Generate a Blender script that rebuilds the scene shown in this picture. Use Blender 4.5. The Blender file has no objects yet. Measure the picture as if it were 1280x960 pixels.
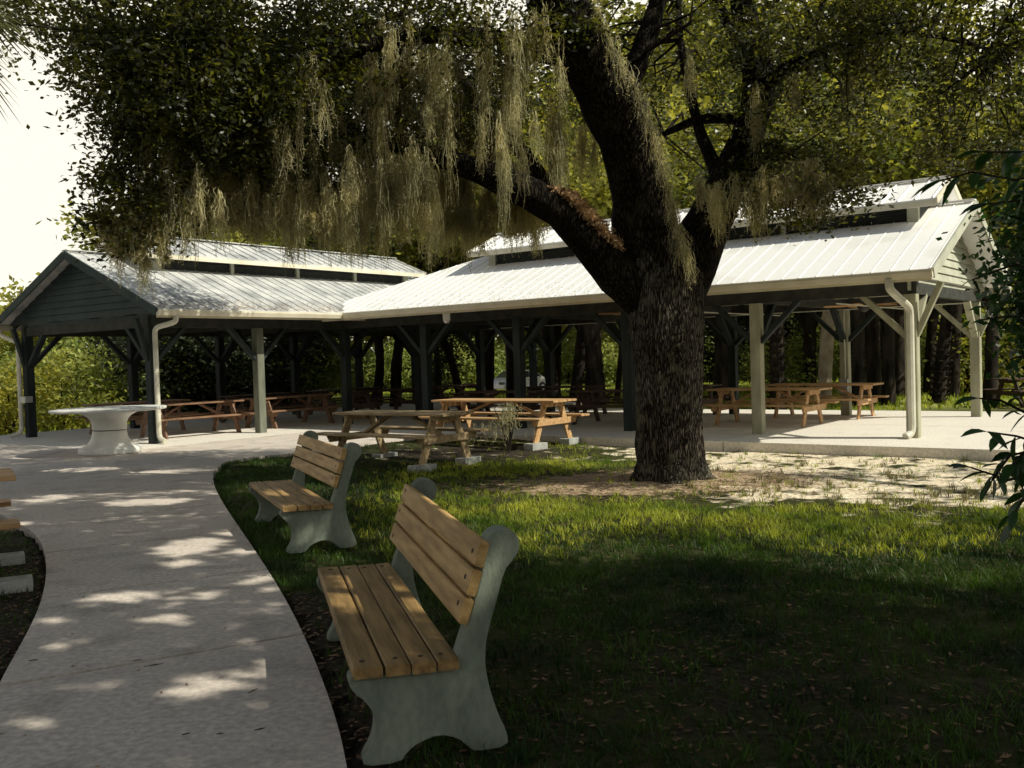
import bpy, math, random
import numpy as np
from mathutils import Vector, Matrix

random.seed(7)
RNG = np.random.default_rng(11)
sc = bpy.context.scene
COL = sc.collection
PI = math.pi
R = math.radians

# ------------------------------------------------------------------ camera
F_PX, PITCH, ROLL, EYE = 1190.8, -0.0284, 0.0311, 1.586
cd = bpy.data.cameras.new("camera"); cam = bpy.data.objects.new("camera", cd); COL.objects.link(cam)
cd.sensor_width = 36.0; cd.lens = F_PX / 1280 * 36.0; cd.clip_start = 0.05; cd.clip_end = 1500
fw = Vector((0, math.cos(PITCH), math.sin(PITCH))); upv = Vector((0, -math.sin(PITCH), math.cos(PITCH))); rt = Vector((1, 0, 0))
cr, sr = math.cos(ROLL), math.sin(ROLL)
c_right = rt * cr - upv * sr; c_up = rt * sr + upv * cr
M = Matrix(((c_right.x, c_up.x, -fw.x, 0), (c_right.y, c_up.y, -fw.y, 0), (c_right.z, c_up.z, -fw.z, EYE), (0, 0, 0, 1)))
cam.matrix_world = M
sc.camera = cam
sc.view_settings.view_transform = 'Standard'; sc.view_settings.look = 'None'; sc.view_settings.exposure = 0

def survey(px, py, Y):
    """a sight line measured on the photograph, taken to the distance Y in metres -> a point of the place"""
    x = px - 640; y = py - 480
    X = (cr * x - sr * y) / F_PX; D = (sr * x + cr * y) / F_PX
    v = Vector((X, math.cos(PITCH) + D * math.sin(PITCH), math.sin(PITCH) - D * math.cos(PITCH)))
    return Vector((0, 0, EYE)) + v * (Y / v.y)

# ------------------------------------------------------------------ light
SUN = Vector((0.672, -0.262, 0.692)).normalized()
sd = bpy.data.lights.new("sun", 'SUN'); sd.energy = 5.0; sd.angle = R(0.5); sd.color = (1.0, 0.95, 0.79)
so = bpy.data.objects.new("sun", sd); COL.objects.link(so)
so.rotation_euler = SUN.to_track_quat('Z', 'Y').to_euler(); so.location = (20, -10, 30)
w = bpy.data.worlds.new("World"); sc.world = w; w.use_nodes = True
nt = w.node_tree; nt.nodes.clear()
out = nt.nodes.new("ShaderNodeOutputWorld"); bg = nt.nodes.new("ShaderNodeBackground")
sky = nt.nodes.new("ShaderNodeTexSky"); sky.sky_type = 'NISHITA'; sky.sun_disc = False
sky.sun_elevation = math.asin(SUN.z); sky.sun_rotation = math.atan2(SUN.x, SUN.y)
sky.air_density = 1.0; sky.dust_density = 5.0; sky.ozone_density = 0.6
haze = nt.nodes.new("ShaderNodeMixRGB"); haze.blend_type = 'MIX'
haze.inputs[2].default_value = (10.5, 10.0, 8.6, 1)
tc = nt.nodes.new("ShaderNodeTexCoord"); sep = nt.nodes.new("ShaderNodeSeparateXYZ")
rmp = nt.nodes.new("ShaderNodeValToRGB")
rmp.color_ramp.elements[0].position = 0.34; rmp.color_ramp.elements[0].color = (.95,) * 3 + (1,)
rmp.color_ramp.elements[1].position = 0.62; rmp.color_ramp.elements[1].color = (.0,) * 3 + (1,)
nt.links.new(tc.outputs['Generated'], sep.inputs[0]); nt.links.new(sep.outputs['Z'], rmp.inputs[0])
nt.links.new(rmp.outputs[0], haze.inputs[0]); nt.links.new(sky.outputs[0], haze.inputs[1])
dim = nt.nodes.new("ShaderNodeMixRGB"); dim.blend_type = 'MULTIPLY'; dim.inputs[0].default_value = 1; dim.inputs[2].default_value = (.34, .44, .50, 1)
nt.links.new(sky.outputs[0], dim.inputs[1]); nt.links.new(dim.outputs[0], haze.inputs[1])
nt.links.new(haze.outputs[0], bg.inputs[0]); bg.inputs[1].default_value = 0.11
nt.links.new(bg.outputs[0], out.inputs[0])

# ------------------------------------------------------------------ materials
MATS = {}
def mat(name, c1, c2=None, scale=5.0, rough=.8, bump=0.0, bscale=None, stretch=(1, 1, 1), metal=0.0, spec=.3, detail=6, c3=None,
        transl=0.0, island=0.0, lo=.35, hi=.65, coord='Object', speck=0.0, tcol=None):
    m = bpy.data.materials.new(name); m.use_nodes = True; n = m.node_tree; N = n.nodes; L = n.links
    b = N['Principled BSDF']; b.inputs['Roughness'].default_value = rough; b.inputs['Metallic'].default_value = metal
    b.inputs['Specular IOR Level'].default_value = spec
    col = None
    t = N.new('ShaderNodeTexCoord'); mp = N.new('ShaderNodeMapping'); mp.inputs['Scale'].default_value = stretch
    L.new(t.outputs[coord], mp.inputs[0])
    ns = N.new('ShaderNodeTexNoise'); ns.inputs['Scale'].default_value = scale; ns.inputs['Detail'].default_value = detail
    L.new(mp.outputs[0], ns.inputs[0])
    r = N.new('ShaderNodeValToRGB'); r.color_ramp.elements[0].position = lo; r.color_ramp.elements[1].position = hi
    c2 = c2 or tuple(x * 1.25 for x in c1)
    r.color_ramp.elements[0].color = (*c1, 1); r.color_ramp.elements[1].color = (*c2, 1)
    if c3:
        e = r.color_ramp.elements.new((lo + hi) / 2); e.color = (*c3, 1)
    L.new(ns.outputs[0], r.inputs[0]); col = r.outputs[0]
    if island:
        g = N.new('ShaderNodeNewGeometry'); hs = N.new('ShaderNodeHueSaturation')
        mr = N.new('ShaderNodeMapRange'); mr.inputs[3].default_value = 1 - island; mr.inputs[4].default_value = 1 + island
        L.new(g.outputs['Random Per Island'], mr.inputs[0]); L.new(mr.outputs[0], hs.inputs['Value'])
        L.new(col, hs.inputs['Color']); col = hs.outputs[0]
    if speck:
        n2 = N.new('ShaderNodeTexNoise'); n2.inputs['Scale'].default_value = scale * 14; n2.inputs['Detail'].default_value = 3
        L.new(mp.outputs[0], n2.inputs[0])
        mx = N.new('ShaderNodeMixRGB'); mx.blend_type = 'MULTIPLY'; mx.inputs[0].default_value = speck
        r2 = N.new('ShaderNodeValToRGB'); r2.color_ramp.elements[0].position = .35; r2.color_ramp.elements[0].color = (.25, .25, .25, 1)
        r2.color_ramp.elements[1].position = .6
        L.new(n2.outputs[0], r2.inputs[0]); L.new(col, mx.inputs[1]); L.new(r2.outputs[0], mx.inputs[2]); col = mx.outputs[0]
    L.new(col, b.inputs['Base Color'])
    if bump:
        nb = N.new('ShaderNodeTexNoise'); nb.inputs['Scale'].default_value = bscale or scale * 4; nb.inputs['Detail'].default_value = 8
        L.new(mp.outputs[0], nb.inputs[0])
        bp = N.new('ShaderNodeBump'); bp.inputs['Strength'].default_value = bump; bp.inputs['Distance'].default_value = .02
        L.new(nb.outputs[0], bp.inputs['Height']); L.new(bp.outputs[0], b.inputs['Normal'])
    if transl:
        tr = N.new('ShaderNodeBsdfTranslucent'); ms = N.new('ShaderNodeMixShader'); ms.inputs[0].default_value = transl
        if tcol:
            mt = N.new('ShaderNodeMixRGB'); mt.blend_type = 'MULTIPLY'; mt.inputs[0].default_value = 1; mt.inputs[2].default_value = (*tcol, 1)
            L.new(col, mt.inputs[1]); L.new(mt.outputs[0], tr.inputs[0])
        else:
            L.new(col, tr.inputs[0])
        o = N['Material Output']; L.new(b.outputs[0], ms.inputs[1]); L.new(tr.outputs[0], ms.inputs[2]); L.new(ms.outputs[0], o.inputs[0])
    MATS[name] = m
    return m

mat('oak_leaf', (.011, .018, .005), (.078, .081, .018), 2.2, .40, transl=.36, island=.6, spec=.55, tcol=(3.3, 3.1, 1.2))
mat('far_leaf', (.055, .085, .014), (.34, .33, .065), .5, .55, transl=.42, island=.4, spec=.3, tcol=(2.0, 1.8, .9))
mat('shade_leaf', (.014, .022, .010), (.032, .042, .014), .6, .55, transl=.2, island=.4)  # leaf copy with shade put into a darker green
mat('broad_leaf', (.022, .055, .018), (.035, .08, .02), 3, .3, transl=.25, island=.35, spec=.6, tcol=(2, 2.4, 1))
mat('palm_leaf', (.13, .16, .045), (.28, .29, .10), 3, .4, transl=.35, island=.3, spec=.5)
mat('moss', (.27, .27, .17), (.60, .56, .36), 1.6, .95, transl=.45, island=.3, spec=.05, tcol=(1.5, 1.4, 1.0))
mat('fern_dead', (.34, .21, .11), (.62, .44, .26), 6, .9, transl=.25, island=.4, spec=.1)
mat('bark_old', (.035, .030, .024), (.17, .15, .12), 7, .95, bump=1.0, bscale=16, stretch=(1, 1, .22), spec=.1, lo=.38, hi=.66)
mat('bark_dark', (.008, .007, .006), (.045, .036, .028), 5, .95, bump=.8, bscale=12, stretch=(1, 1, .25), spec=.1)
mat('bark_pale', (.24, .19, .14), (.42, .35, .26), 5, .9, bump=.5, bscale=14, stretch=(1, 1, .6), spec=.1)
mat('bench_wood', (.33, .20, .07), (.58, .38, .16), 2.6, .6, bump=.25, bscale=22, stretch=(1, 9, 9), spec=.35, c3=(.45, .285, .11))
mat('seat_wood', (.17, .105, .038), (.38, .24, .095), 2.6, .6, bump=.3, bscale=22, stretch=(1, 9, 9), spec=.35)
mat('table_wood', (.36, .20, .085), (.60, .39, .20), 2.4, .65, bump=.25, bscale=20, stretch=(1, 8, 8), spec=.3)
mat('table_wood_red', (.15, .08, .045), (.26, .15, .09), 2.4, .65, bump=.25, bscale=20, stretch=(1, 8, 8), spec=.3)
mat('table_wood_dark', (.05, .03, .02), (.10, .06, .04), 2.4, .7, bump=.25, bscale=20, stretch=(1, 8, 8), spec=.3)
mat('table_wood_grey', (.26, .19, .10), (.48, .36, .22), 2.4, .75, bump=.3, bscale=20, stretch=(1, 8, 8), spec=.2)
mat('bench_concrete', (.11, .135, .105), (.29, .325, .265), 3.2, .9, bump=.2, bscale=70, spec=.2, c3=(.20, .23, .185), speck=.22, lo=.3, hi=.7, stretch=(1, 1, .5))
mat('block', (.30, .31, .29), (.46, .47, .44), 9, .95, bump=.4, bscale=60, spec=.1, speck=.3)
mat('white_paint', (.66, .66, .62), (.82, .82, .78), 3, .5, bump=.08, spec=.4, speck=.06)
mat('roof', (.84, .82, .77), (.97, .96, .94), 1.1, .38, bump=.05, bscale=6, spec=.5, lo=.28, hi=.46, speck=.06)
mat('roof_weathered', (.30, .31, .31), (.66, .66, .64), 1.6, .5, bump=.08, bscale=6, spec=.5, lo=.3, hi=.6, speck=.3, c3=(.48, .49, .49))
mat('roof_under', (.33, .31, .26), (.42, .40, .34), 4, .8)
mat('trim', (.62, .57, .44), (.74, .69, .55), 3, .5, spec=.4, speck=.05)
mat('downpipe', (.52, .50, .40), (.66, .64, .53), 3, .5, spec=.4, speck=.08)
mat('post_half_shaded', (.10, .11, .08), (.17, .18, .14), 5, .75, bump=.15, stretch=(1, 1, .3), speck=.1)  # post paint partly darkened in colour, standing for half shade
mat('post_paint', (.30, .29, .20), (.42, .41, .29), 5, .75, bump=.15, stretch=(1, 1, .3), speck=.1)
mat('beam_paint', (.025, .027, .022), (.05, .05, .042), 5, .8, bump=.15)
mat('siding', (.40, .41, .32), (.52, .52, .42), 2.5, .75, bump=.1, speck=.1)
mat('siding_shaded', (.026, .042, .042), (.045, .062, .06), 2.5, .75, bump=.1, speck=.1)  # the siding paint darkened: shade of the left gable put into the colour
mat('post_shaded', (.014, .021, .021), (.028, .038, .037), 5, .75, bump=.15, stretch=(1, 1, .3), speck=.1)  # the post paint darkened: shade under the roof put into the colour
mat('grass_shaded', (.008, .026, .004), (.050, .10, .012), 1.1, .5, transl=.3, island=.45, spec=.3, tcol=(1.8, 1.9, .8))  # lawn grass with the shade put into a darker green
mat('lit_leaf', (.09, .14, .03), (.34, .36, .11), .6, .55, transl=.4, island=.35, spec=.2, tcol=(1.5, 1.5, .8))  # leaf copy with sunlight put into a brighter green
mat('louver', (.03, .035, .03), (.05, .055, .05), 3, .8)
mat('steel', (.32, .33, .34), (.45, .45, .45), 5, .4, metal=.6)
mat('fan_blade', (.40, .20, .07), (.55, .30, .12), 5, .5, stretch=(1, 6, 1))
mat('black_metal', (.02, .02, .02), (.035, .035, .035), 8, .5)
mat('bolt', (.03, .025, .02), (.06, .05, .04), 40, .6)
mat('car_paint', (.62, .62, .60), (.72, .72, .70), 2, .25, spec=.6)
mat('glass_dark', (.03, .035, .04), (.05, .055, .06), 2, .08, spec=.8)
mat('rubber', (.02, .02, .02), (.03, .03, .03), 20, .9)
mat('red_lens', (.35, .02, .02), (.4, .03, .03), 20, .3)
mat('litter', (.10, .055, .03), (.30, .19, .11), 8, .9, island=.5, transl=.15)
mat('grass', (.07, .13, .010), (.40, .42, .06), .9, .55, transl=.35, island=.4, spec=.25, tcol=(1.8, 1.8, .8))  # lawn grass made brighter and yellower, sunlight put into the colour
mat('dry_grass', (.16, .15, .06), (.30, .26, .12), 2, .7, transl=.3, island=.4)
mat('twig', (.05, .035, .025), (.10, .075, .05), 8, .9)
mat('asphalt', (.05, .05, .05), (.08, .08, .075), 6, .9)

def bark_mat(name, dark, mid, light, sc_=9.0, st=.2, bump=1.0):
    m = bpy.data.materials.new(name); m.use_nodes = True; N = m.node_tree.nodes; L = m.node_tree.links
    b = N['Principled BSDF']; b.inputs['Roughness'].default_value = .95; b.inputs['Specular IOR Level'].default_value = .08
    t = N.new('ShaderNodeTexCoord'); mp = N.new('ShaderNodeMapping'); mp.inputs['Scale'].default_value = (1, 1, st); L.new(t.outputs['Object'], mp.inputs[0])
    n0 = N.new('ShaderNodeTexNoise'); n0.inputs['Scale'].default_value = 5; n0.inputs['Detail'].default_value = 5; L.new(mp.outputs[0], n0.inputs[0])
    ad = N.new('ShaderNodeVectorMath'); ad.operation = 'SCALE'; ad.inputs['Scale'].default_value = .16; L.new(n0.outputs['Color'], ad.inputs[0])
    a2 = N.new('ShaderNodeVectorMath'); a2.operation = 'ADD'; L.new(mp.outputs[0], a2.inputs[0]); L.new(ad.outputs[0], a2.inputs[1])
    vo = N.new('ShaderNodeTexVoronoi'); vo.feature = 'DISTANCE_TO_EDGE'; vo.inputs['Scale'].default_value = sc_ * 2.2; L.new(a2.outputs[0], vo.inputs[0])
    n1 = N.new('ShaderNodeTexNoise'); n1.inputs['Scale'].default_value = sc_ * 5; n1.inputs['Detail'].default_value = 8; L.new(mp.outputs[0], n1.inputs[0])
    mr = N.new('ShaderNodeMapRange'); mr.inputs[1].default_value = 0; mr.inputs[2].default_value = .22; L.new(vo.outputs['Distance'], mr.inputs[0])
    mu = N.new('ShaderNodeMath'); mu.operation = 'MULTIPLY'; L.new(mr.outputs[0], mu.inputs[0]); L.new(n1.outputs[0], mu.inputs[1])
    r = N.new('ShaderNodeValToRGB'); r.color_ramp.elements[0].position = .05; r.color_ramp.elements[0].color = (*dark, 1); r.color_ramp.elements[1].position = .62; r.color_ramp.elements[1].color = (*light, 1)
    e = r.color_ramp.elements.new(.3); e.color = (*mid, 1); L.new(mu.outputs[0], r.inputs[0])
    n2 = N.new('ShaderNodeTexNoise'); n2.inputs['Scale'].default_value = 1.6; n2.inputs['Detail'].default_value = 6; L.new(t.outputs['Object'], n2.inputs[0])
    r2 = N.new('ShaderNodeValToRGB'); r2.color_ramp.elements[0].position = .4; r2.color_ramp.elements[0].color = (.62, .6, .55, 1); r2.color_ramp.elements[1].position = .62; r2.color_ramp.elements[1].color = (1.15, 1.15, 1.12, 1); L.new(n2.outputs[0], r2.inputs[0])
    n3 = N.new('ShaderNodeTexNoise'); n3.inputs['Scale'].default_value = 4.5; n3.inputs['Detail'].default_value = 10; L.new(t.outputs['Object'], n3.inputs[0])
    r3 = N.new('ShaderNodeMapRange'); r3.inputs[1].default_value = .56; r3.inputs[2].default_value = .68; r3.inputs[4].default_value = .55; L.new(n3.outputs[0], r3.inputs[0])
    lm = N.new('ShaderNodeMixRGB'); lm.inputs[2].default_value = (light[0] * 1.05, light[1] * 1.12, light[2] * .98, 1); L.new(r3.outputs[0], lm.inputs[0]); L.new(r.outputs[0], lm.inputs[1])
    mx = N.new('ShaderNodeMixRGB'); mx.blend_type = 'MULTIPLY'; mx.inputs[0].default_value = 1; L.new(lm.outputs[0], mx.inputs[1]); L.new(r2.outputs[0], mx.inputs[2]); L.new(mx.outputs[0], b.inputs['Base Color'])
    bp = N.new('ShaderNodeBump'); bp.inputs['Strength'].default_value = bump; bp.inputs['Distance'].default_value = .035; L.new(mu.outputs[0], bp.inputs['Height']); L.new(bp.outputs[0], b.inputs['Normal'])
    MATS[name] = m
bark_mat('bark', (.012, .010, .008), (.060, .052, .042), (.21, .19, .16), 17.0, .14)
bark_mat('bark_limb_shaded', (.004, .0035, .003), (.018, .015, .012), (.055, .046, .036), 12.0, .2)  # limb bark darkened in colour for the crown's shade
def noise_layer(N, L, vec, scale, lo, hi, detail=6):
    ns = N.new('ShaderNodeTexNoise'); ns.inputs['Scale'].default_value = scale; ns.inputs['Detail'].default_value = detail
    L.new(vec, ns.inputs[0])
    r = N.new('ShaderNodeMapRange'); r.inputs[1].default_value = lo; r.inputs[2].default_value = hi; r.clamp = True
    L.new(ns.outputs[0], r.inputs[0]); return r.outputs[0]
def mixc(N, L, fac, a, b, mode='MIX'):
    m = N.new('ShaderNodeMixRGB'); m.blend_type = mode
    for i, v in ((0, fac), (1, a), (2, b)):
        if isinstance(v, (tuple, list)): m.inputs[i].default_value = (*v, 1)
        elif isinstance(v, (int, float)): m.inputs[i].default_value = v
        else: L.new(v, m.inputs[i])
    return m.outputs[0]

def concrete_mat(name, base, tint, dirt=.5, crack=True):
    m = bpy.data.materials.new(name); m.use_nodes = True; N = m.node_tree.nodes; L = m.node_tree.links
    b = N['Principled BSDF']; b.inputs['Roughness'].default_value = .85; b.inputs['Specular IOR Level'].default_value = .2
    t = N.new('ShaderNodeTexCoord'); v = t.outputs['Object']
    c = mixc(N, L, noise_layer(N, L, v, .9, .3, .7), base, tint)
    c = mixc(N, L, noise_layer(N, L, v, 26, .35, .75, 8), tuple(x * .72 for x in base), c)
    stain = noise_layer(N, L, v, 2.3, .52, .72, 10)
    sm = N.new('ShaderNodeMath'); sm.operation = 'MULTIPLY'; sm.inputs[1].default_value = dirt; L.new(stain, sm.inputs[0])
    c = mixc(N, L, sm.outputs[0], c, (.075, .07, .06))
    sp = noise_layer(N, L, v, 70, .66, .72, 2)
    sq = N.new('ShaderNodeMath'); sq.operation = 'MULTIPLY'; sq.inputs[1].default_value = .6; L.new(sp, sq.inputs[0])
    c = mixc(N, L, sq.outputs[0], c, (.05, .04, .03))
    L.new(c, b.inputs['Base Color'])
    nb = N.new('ShaderNodeTexNoise'); nb.inputs['Scale'].default_value = 90; nb.inputs['Detail'].default_value = 8; L.new(v, nb.inputs[0])
    bp = N.new('ShaderNodeBump'); bp.inputs['Strength'].default_value = .12; bp.inputs['Distance'].default_value = .01
    L.new(nb.outputs[0], bp.inputs['Height']); L.new(bp.outputs[0], b.inputs['Normal'])
    MATS[name] = m
concrete_mat('path_concrete', (.66, .585, .52), (.78, .70, .63), .35)
concrete_mat('slab_concrete', (.80, .75, .67), (.88, .83, .75), .12)

def ground_mat():
    m = bpy.data.materials.new('ground'); m.use_nodes = True; N = m.node_tree.nodes; L = m.node_tree.links
    b = N['Principled BSDF']; b.inputs['Roughness'].default_value = .95; b.inputs['Specular IOR Level'].default_value = .1
    t = N.new('ShaderNodeTexCoord'); v = t.outputs['Object']
    a1 = N.new('ShaderNodeAttribute'); a1.attribute_name = 'sand'
    a2 = N.new('ShaderNodeAttribute'); a2.attribute_name = 'mulch'
    a3 = N.new('ShaderNodeAttribute'); a3.attribute_name = 'soil'
    g = mixc(N, L, noise_layer(N, L, v, 1.3, .35, .65, 8), (.010, .018, .005), (.045, .055, .014))
    g = mixc(N, L, noise_layer(N, L, v, 22, .45, .7, 8), g, (.07, .055, .03))
    a4 = N.new('ShaderNodeAttribute'); a4.attribute_name = 'mown'
    g = mixc(N, L, a4.outputs['Fac'], g, mixc(N, L, noise_layer(N, L, v, .5, .35, .65, 8), (.15, .19, .04), (.36, .36, .12)))  # far lawn colour raised to stand for sunlight behind the pavilions
    def jag(attr, sc, amp):
        n = noise_layer(N, L, v, sc, 0, 1, 8)
        s = N.new('ShaderNodeMath'); s.operation = 'SUBTRACT'; s.inputs[1].default_value = .5; L.new(n, s.inputs[0])
        k = N.new('ShaderNodeMath'); k.operation = 'MULTIPLY_ADD'; k.inputs[1].default_value = amp; L.new(s.outputs[0], k.inputs[0]); L.new(attr, k.inputs[2])
        r = N.new('ShaderNodeMapRange'); r.inputs[1].default_value = .4; r.inputs[2].default_value = .6; r.clamp = True; L.new(k.outputs[0], r.inputs[0]); return r.outputs[0]
    sand = mixc(N, L, noise_layer(N, L, v, 9, .3, .7, 8), (.58, .47, .33), (.86, .77, .60))
    mulch = mixc(N, L, noise_layer(N, L, v, 30, .35, .65, 8), (.17, .115, .065), (.56, .43, .29))
    soil = mixc(N, L, noise_layer(N, L, v, 25, .35, .7, 8), (.012, .010, .008), (.075, .06, .042))
    c = mixc(N, L, jag(a3.outputs['Fac'], 5, 1.0), g, soil)
    c = mixc(N, L, jag(a1.outputs['Fac'], 3, 1.6), c, sand)
    c = mixc(N, L, jag(a2.outputs['Fac'], 6, 1.0), c, mulch)
    L.new(c, b.inputs['Base Color'])
    nb = N.new('ShaderNodeTexNoise'); nb.inputs['Scale'].default_value = 18; nb.inputs['Detail'].default_value = 10; L.new(v, nb.inputs[0])
    bp = N.new('ShaderNodeBump'); bp.inputs['Strength'].default_value = .9; bp.inputs['Distance'].default_value = .04
    L.new(nb.outputs[0], bp.inputs['Height']); L.new(bp.outputs[0], b.inputs['Normal'])
    MATS['ground'] = m
ground_mat()

# ------------------------------------------------------------------ mesh helpers
def link(name, me, m=None, parent=None, loc=None, smooth=False):
    o = bpy.data.objects.new(name, me); COL.objects.link(o)
    if m: me.materials.append(MATS[m])
    if parent: o.parent = parent
    if loc is not None: o.location = loc
    if smooth: me.polygons.foreach_set('use_smooth', [True] * len(me.polygons))
    return o
def tag(o, label=None, cat=None, group=None, kind=None):
    if label: o['label'] = label
    if cat: o['category'] = cat
    if group: o['group'] = group
    if kind: o['kind'] = kind
    return o
def thing(name, label, cat, loc=(0, 0, 0), rz=0, group=None):
    o = bpy.data.objects.new(name, None); COL.objects.link(o); o.location = loc; o.rotation_euler = (0, 0, rz)
    o.empty_display_size = .2
    return tag(o, label, cat, group)
def kids(o): return [c for c in bpy.data.objects if c.parent == o]
def copy_tree(o, parent=None):
    c = o.copy(); COL.objects.link(c); c.parent = parent
    for k in kids(o): copy_tree(k, c)
    return c

class MB:
    def __init__(s): s.v = []; s.f = []
    def add(s, vs, fs):
        n = len(s.v); s.v += [Vector(p) for p in vs]; s.f += [[i + n for i in f] for f in fs]; return s
    def box(s, x0, x1, y0, y1, z0, z1):
        return s.add([(x0, y0, z0), (x1, y0, z0), (x1, y1, z0), (x0, y1, z0), (x0, y0, z1), (x1, y0, z1), (x1, y1, z1), (x0, y1, z1)],
                     [(0, 3, 2, 1), (4, 5, 6, 7), (0, 1, 5, 4), (1, 2, 6, 5), (2, 3, 7, 6), (3, 0, 4, 7)])
    def bar(s, p0, p1, w, h, up=(0, 0, 1), ch=0.0):
        p0 = Vector(p0); p1 = Vector(p1); d = (p1 - p0).normalized(); up = Vector(up)
        x = d.cross(up)
        if x.length < 1e-4: x = d.cross(Vector((1, 0, 0)))
        x.normalize(); y = x.cross(d).normalized()
        if ch:
            a, b_ = w / 2, h / 2
            ring = [(-a, -b_ + ch), (-a + ch, -b_), (a - ch, -b_), (a, -b_ + ch), (a, b_ - ch), (a - ch, b_), (-a + ch, b_), (-a, b_ - ch)]
        else:
            ring = [(-w / 2, -h / 2), (w / 2, -h / 2), (w / 2, h / 2), (-w / 2, h / 2)]
        k = len(ring)
        vs = [p + x * a + y * b_ for p in (p0, p1) for a, b_ in ring]
        fs = [tuple(range(k))[::-1], tuple(range(k, 2 * k))] + [(i, (i + 1) % k, k + (i + 1) % k, k + i) for i in range(k)]
        fs = [f[::-1] for f in fs]
        return s.add(vs, fs)
    def tube(s, pts, rad, n=8, cap=True):
        pts = [Vector(p) for p in pts]; base = len(s.v); m = len(pts)
        if not isinstance(rad, (list, tuple)): rad = [rad] * m
        prev = None
        vs = []
        for i, p in enumerate(pts):
            d = (pts[min(i + 1, m - 1)] - pts[max(i - 1, 0)]).normalized()
            if prev is None:
                x = d.cross(Vector((0, 0, 1)))
                if x.length < .05: x = d.cross(Vector((1, 0, 0)))
            else:
                x = prev - d * prev.dot(d)
            x.normalize(); prev = x; y = d.cross(x)
            for k in range(n):
                a = 2 * PI * k / n; vs.append(p + (x * math.cos(a) + y * math.sin(a)) * rad[i])
        fs = [(i * n + k, i * n + (k + 1) % n, (i + 1) * n + (k + 1) % n, (i + 1) * n + k) for i in range(m - 1) for k in range(n)]
        if cap: fs += [tuple(range(n))[::-1], tuple(range((m - 1) * n, m * n))]
        return s.add(vs, fs)
    def lathe(s, prof, n=40, c=(0, 0, 0)):
        vs = [(c[0] + r * math.cos(2 * PI * k / n), c[1] + r * math.sin(2 * PI * k / n), c[2] + z) for r, z in prof for k in range(n)]
        m = len(prof)
        fs = [(i * n + k, i * n + (k + 1) % n, (i + 1) * n + (k + 1) % n, (i + 1) * n + k) for i in range(m - 1) for k in range(n)]
        fs += [tuple(range(n))[::-1], tuple(range((m - 1) * n, m * n))]
        return s.add(vs, fs)
    def prism(s, poly, ext):
        """poly: list of 3-D points (planar), ext: extrusion vector"""
        k = len(poly); e = Vector(ext); vs = [Vector(p) for p in poly] + [Vector(p) + e for p in poly]
        return s.add(vs, [tuple(range(k))[::-1], tuple(range(k, 2 * k))] + [(i, (i + 1) % k, k + (i + 1) % k, k + i) for i in range(k)])
    def build(s, name, m, parent=None, origin=None, smooth=False, bevel=0):
        o0 = Vector(origin) if origin is not None else Vector((0, 0, 0))
        me = bpy.data.meshes.new(name); me.from_pydata([tuple(p - o0) for p in s.v], [], s.f); me.update()
        import bmesh
        b = bmesh.new(); b.from_mesh(me); bmesh.ops.recalc_face_normals(b, faces=b.faces); b.to_mesh(me); b.free()
        ob = link(name, me, m, parent, smooth=smooth)
        if origin is not None and parent is None: ob.location = o0
        if bevel:
            bv = ob.modifiers.new('bevel', 'BEVEL'); bv.width = bevel; bv.segments = 2; bv.limit_method = 'ANGLE'
        return ob

def np_mesh(name, V, Fq, m, parent=None, loc=None, origin=None):
    """V (n,3), Fq (k,4) or (k,3)"""
    if origin is not None: V = V - np.array(origin)
    me = bpy.data.meshes.new(name); k = Fq.shape[1]
    me.vertices.add(len(V)); me.vertices.foreach_set('co', V.astype(np.float32).ravel())
    me.loops.add(Fq.size); me.loops.foreach_set('vertex_index', Fq.astype(np.int32).ravel())
    me.polygons.add(len(Fq)); me.polygons.foreach_set('loop_start', np.arange(0, Fq.size, k, dtype=np.int32))
    me.update(calc_edges=True); me.validate()
    return link(name, me, m, parent, loc)

def rand_dirs(n, rng):
    v = rng.normal(size=(n, 3)); return v / np.linalg.norm(v, axis=1)[:, None]
def leaf_quads(P, length, width, rng, flat=.5, fold=.25):
    """one folded-free pointed leaf per point; (n,3) -> verts, faces"""
    n = len(P); d = rand_dirs(n, rng); d[:, 2] = d[:, 2] * (1 - flat) - .15; d /= np.linalg.norm(d, axis=1)[:, None]
    up = rand_dirs(n, rng) * .9 + np.array([0, 0, 1.0]) * flat * 1.6
    s = np.cross(d, up); s /= np.linalg.norm(s, axis=1)[:, None] + 1e-9
    L = length * rng.uniform(.5, 1.45, n)[:, None]; W = width * rng.uniform(.7, 1.3, n)[:, None]
    V = np.stack([P, P + d * L * .45 + s * W / 2, P + d * L, P + d * L * .45 - s * W / 2], 1).reshape(-1, 3)
    return V, np.arange(4 * n).reshape(-1, 4)
def clusters(ell, rng, leaves=42, spread=.3, shell=.35):
    """ell: (cx,cy,cz,rx,ry,rz,n) -> cluster centres and leaf points"""
    C = []
    for cx, cy, cz, rx, ry, rz, n in ell:
        d = rand_dirs(n, rng); r = rng.uniform(shell, 1, n) ** .6
        C.append(np.array([cx, cy, cz]) + d * r[:, None] * np.array([rx, ry, rz]))
    C = np.concatenate(C)
    k = len(C); sz = rng.uniform(.5, 1.35, k)
    off = rng.normal(size=(k, leaves, 3)) * spread * .55 * sz[:, None, None] * np.array([1.15, 1.15, .65])
    return C, (C[:, None, :] + off).reshape(-1, 3)

# ------------------------------------------------------------------ the two pavilions' common frame
C0 = Vector((-4.245, 24.44, 0)); AX = Vector((-.8016, .5978, 0)); BX = Vector((.5978, .8016, 0))
def P(a, b, z=0.0): return C0 + AX * a + BX * b + Vector((0, 0, z))
W, OV, SL, ZE = 5.2, .83, .421, 2.79
ZR = ZE + SL * (W / 2 + OV)

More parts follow.
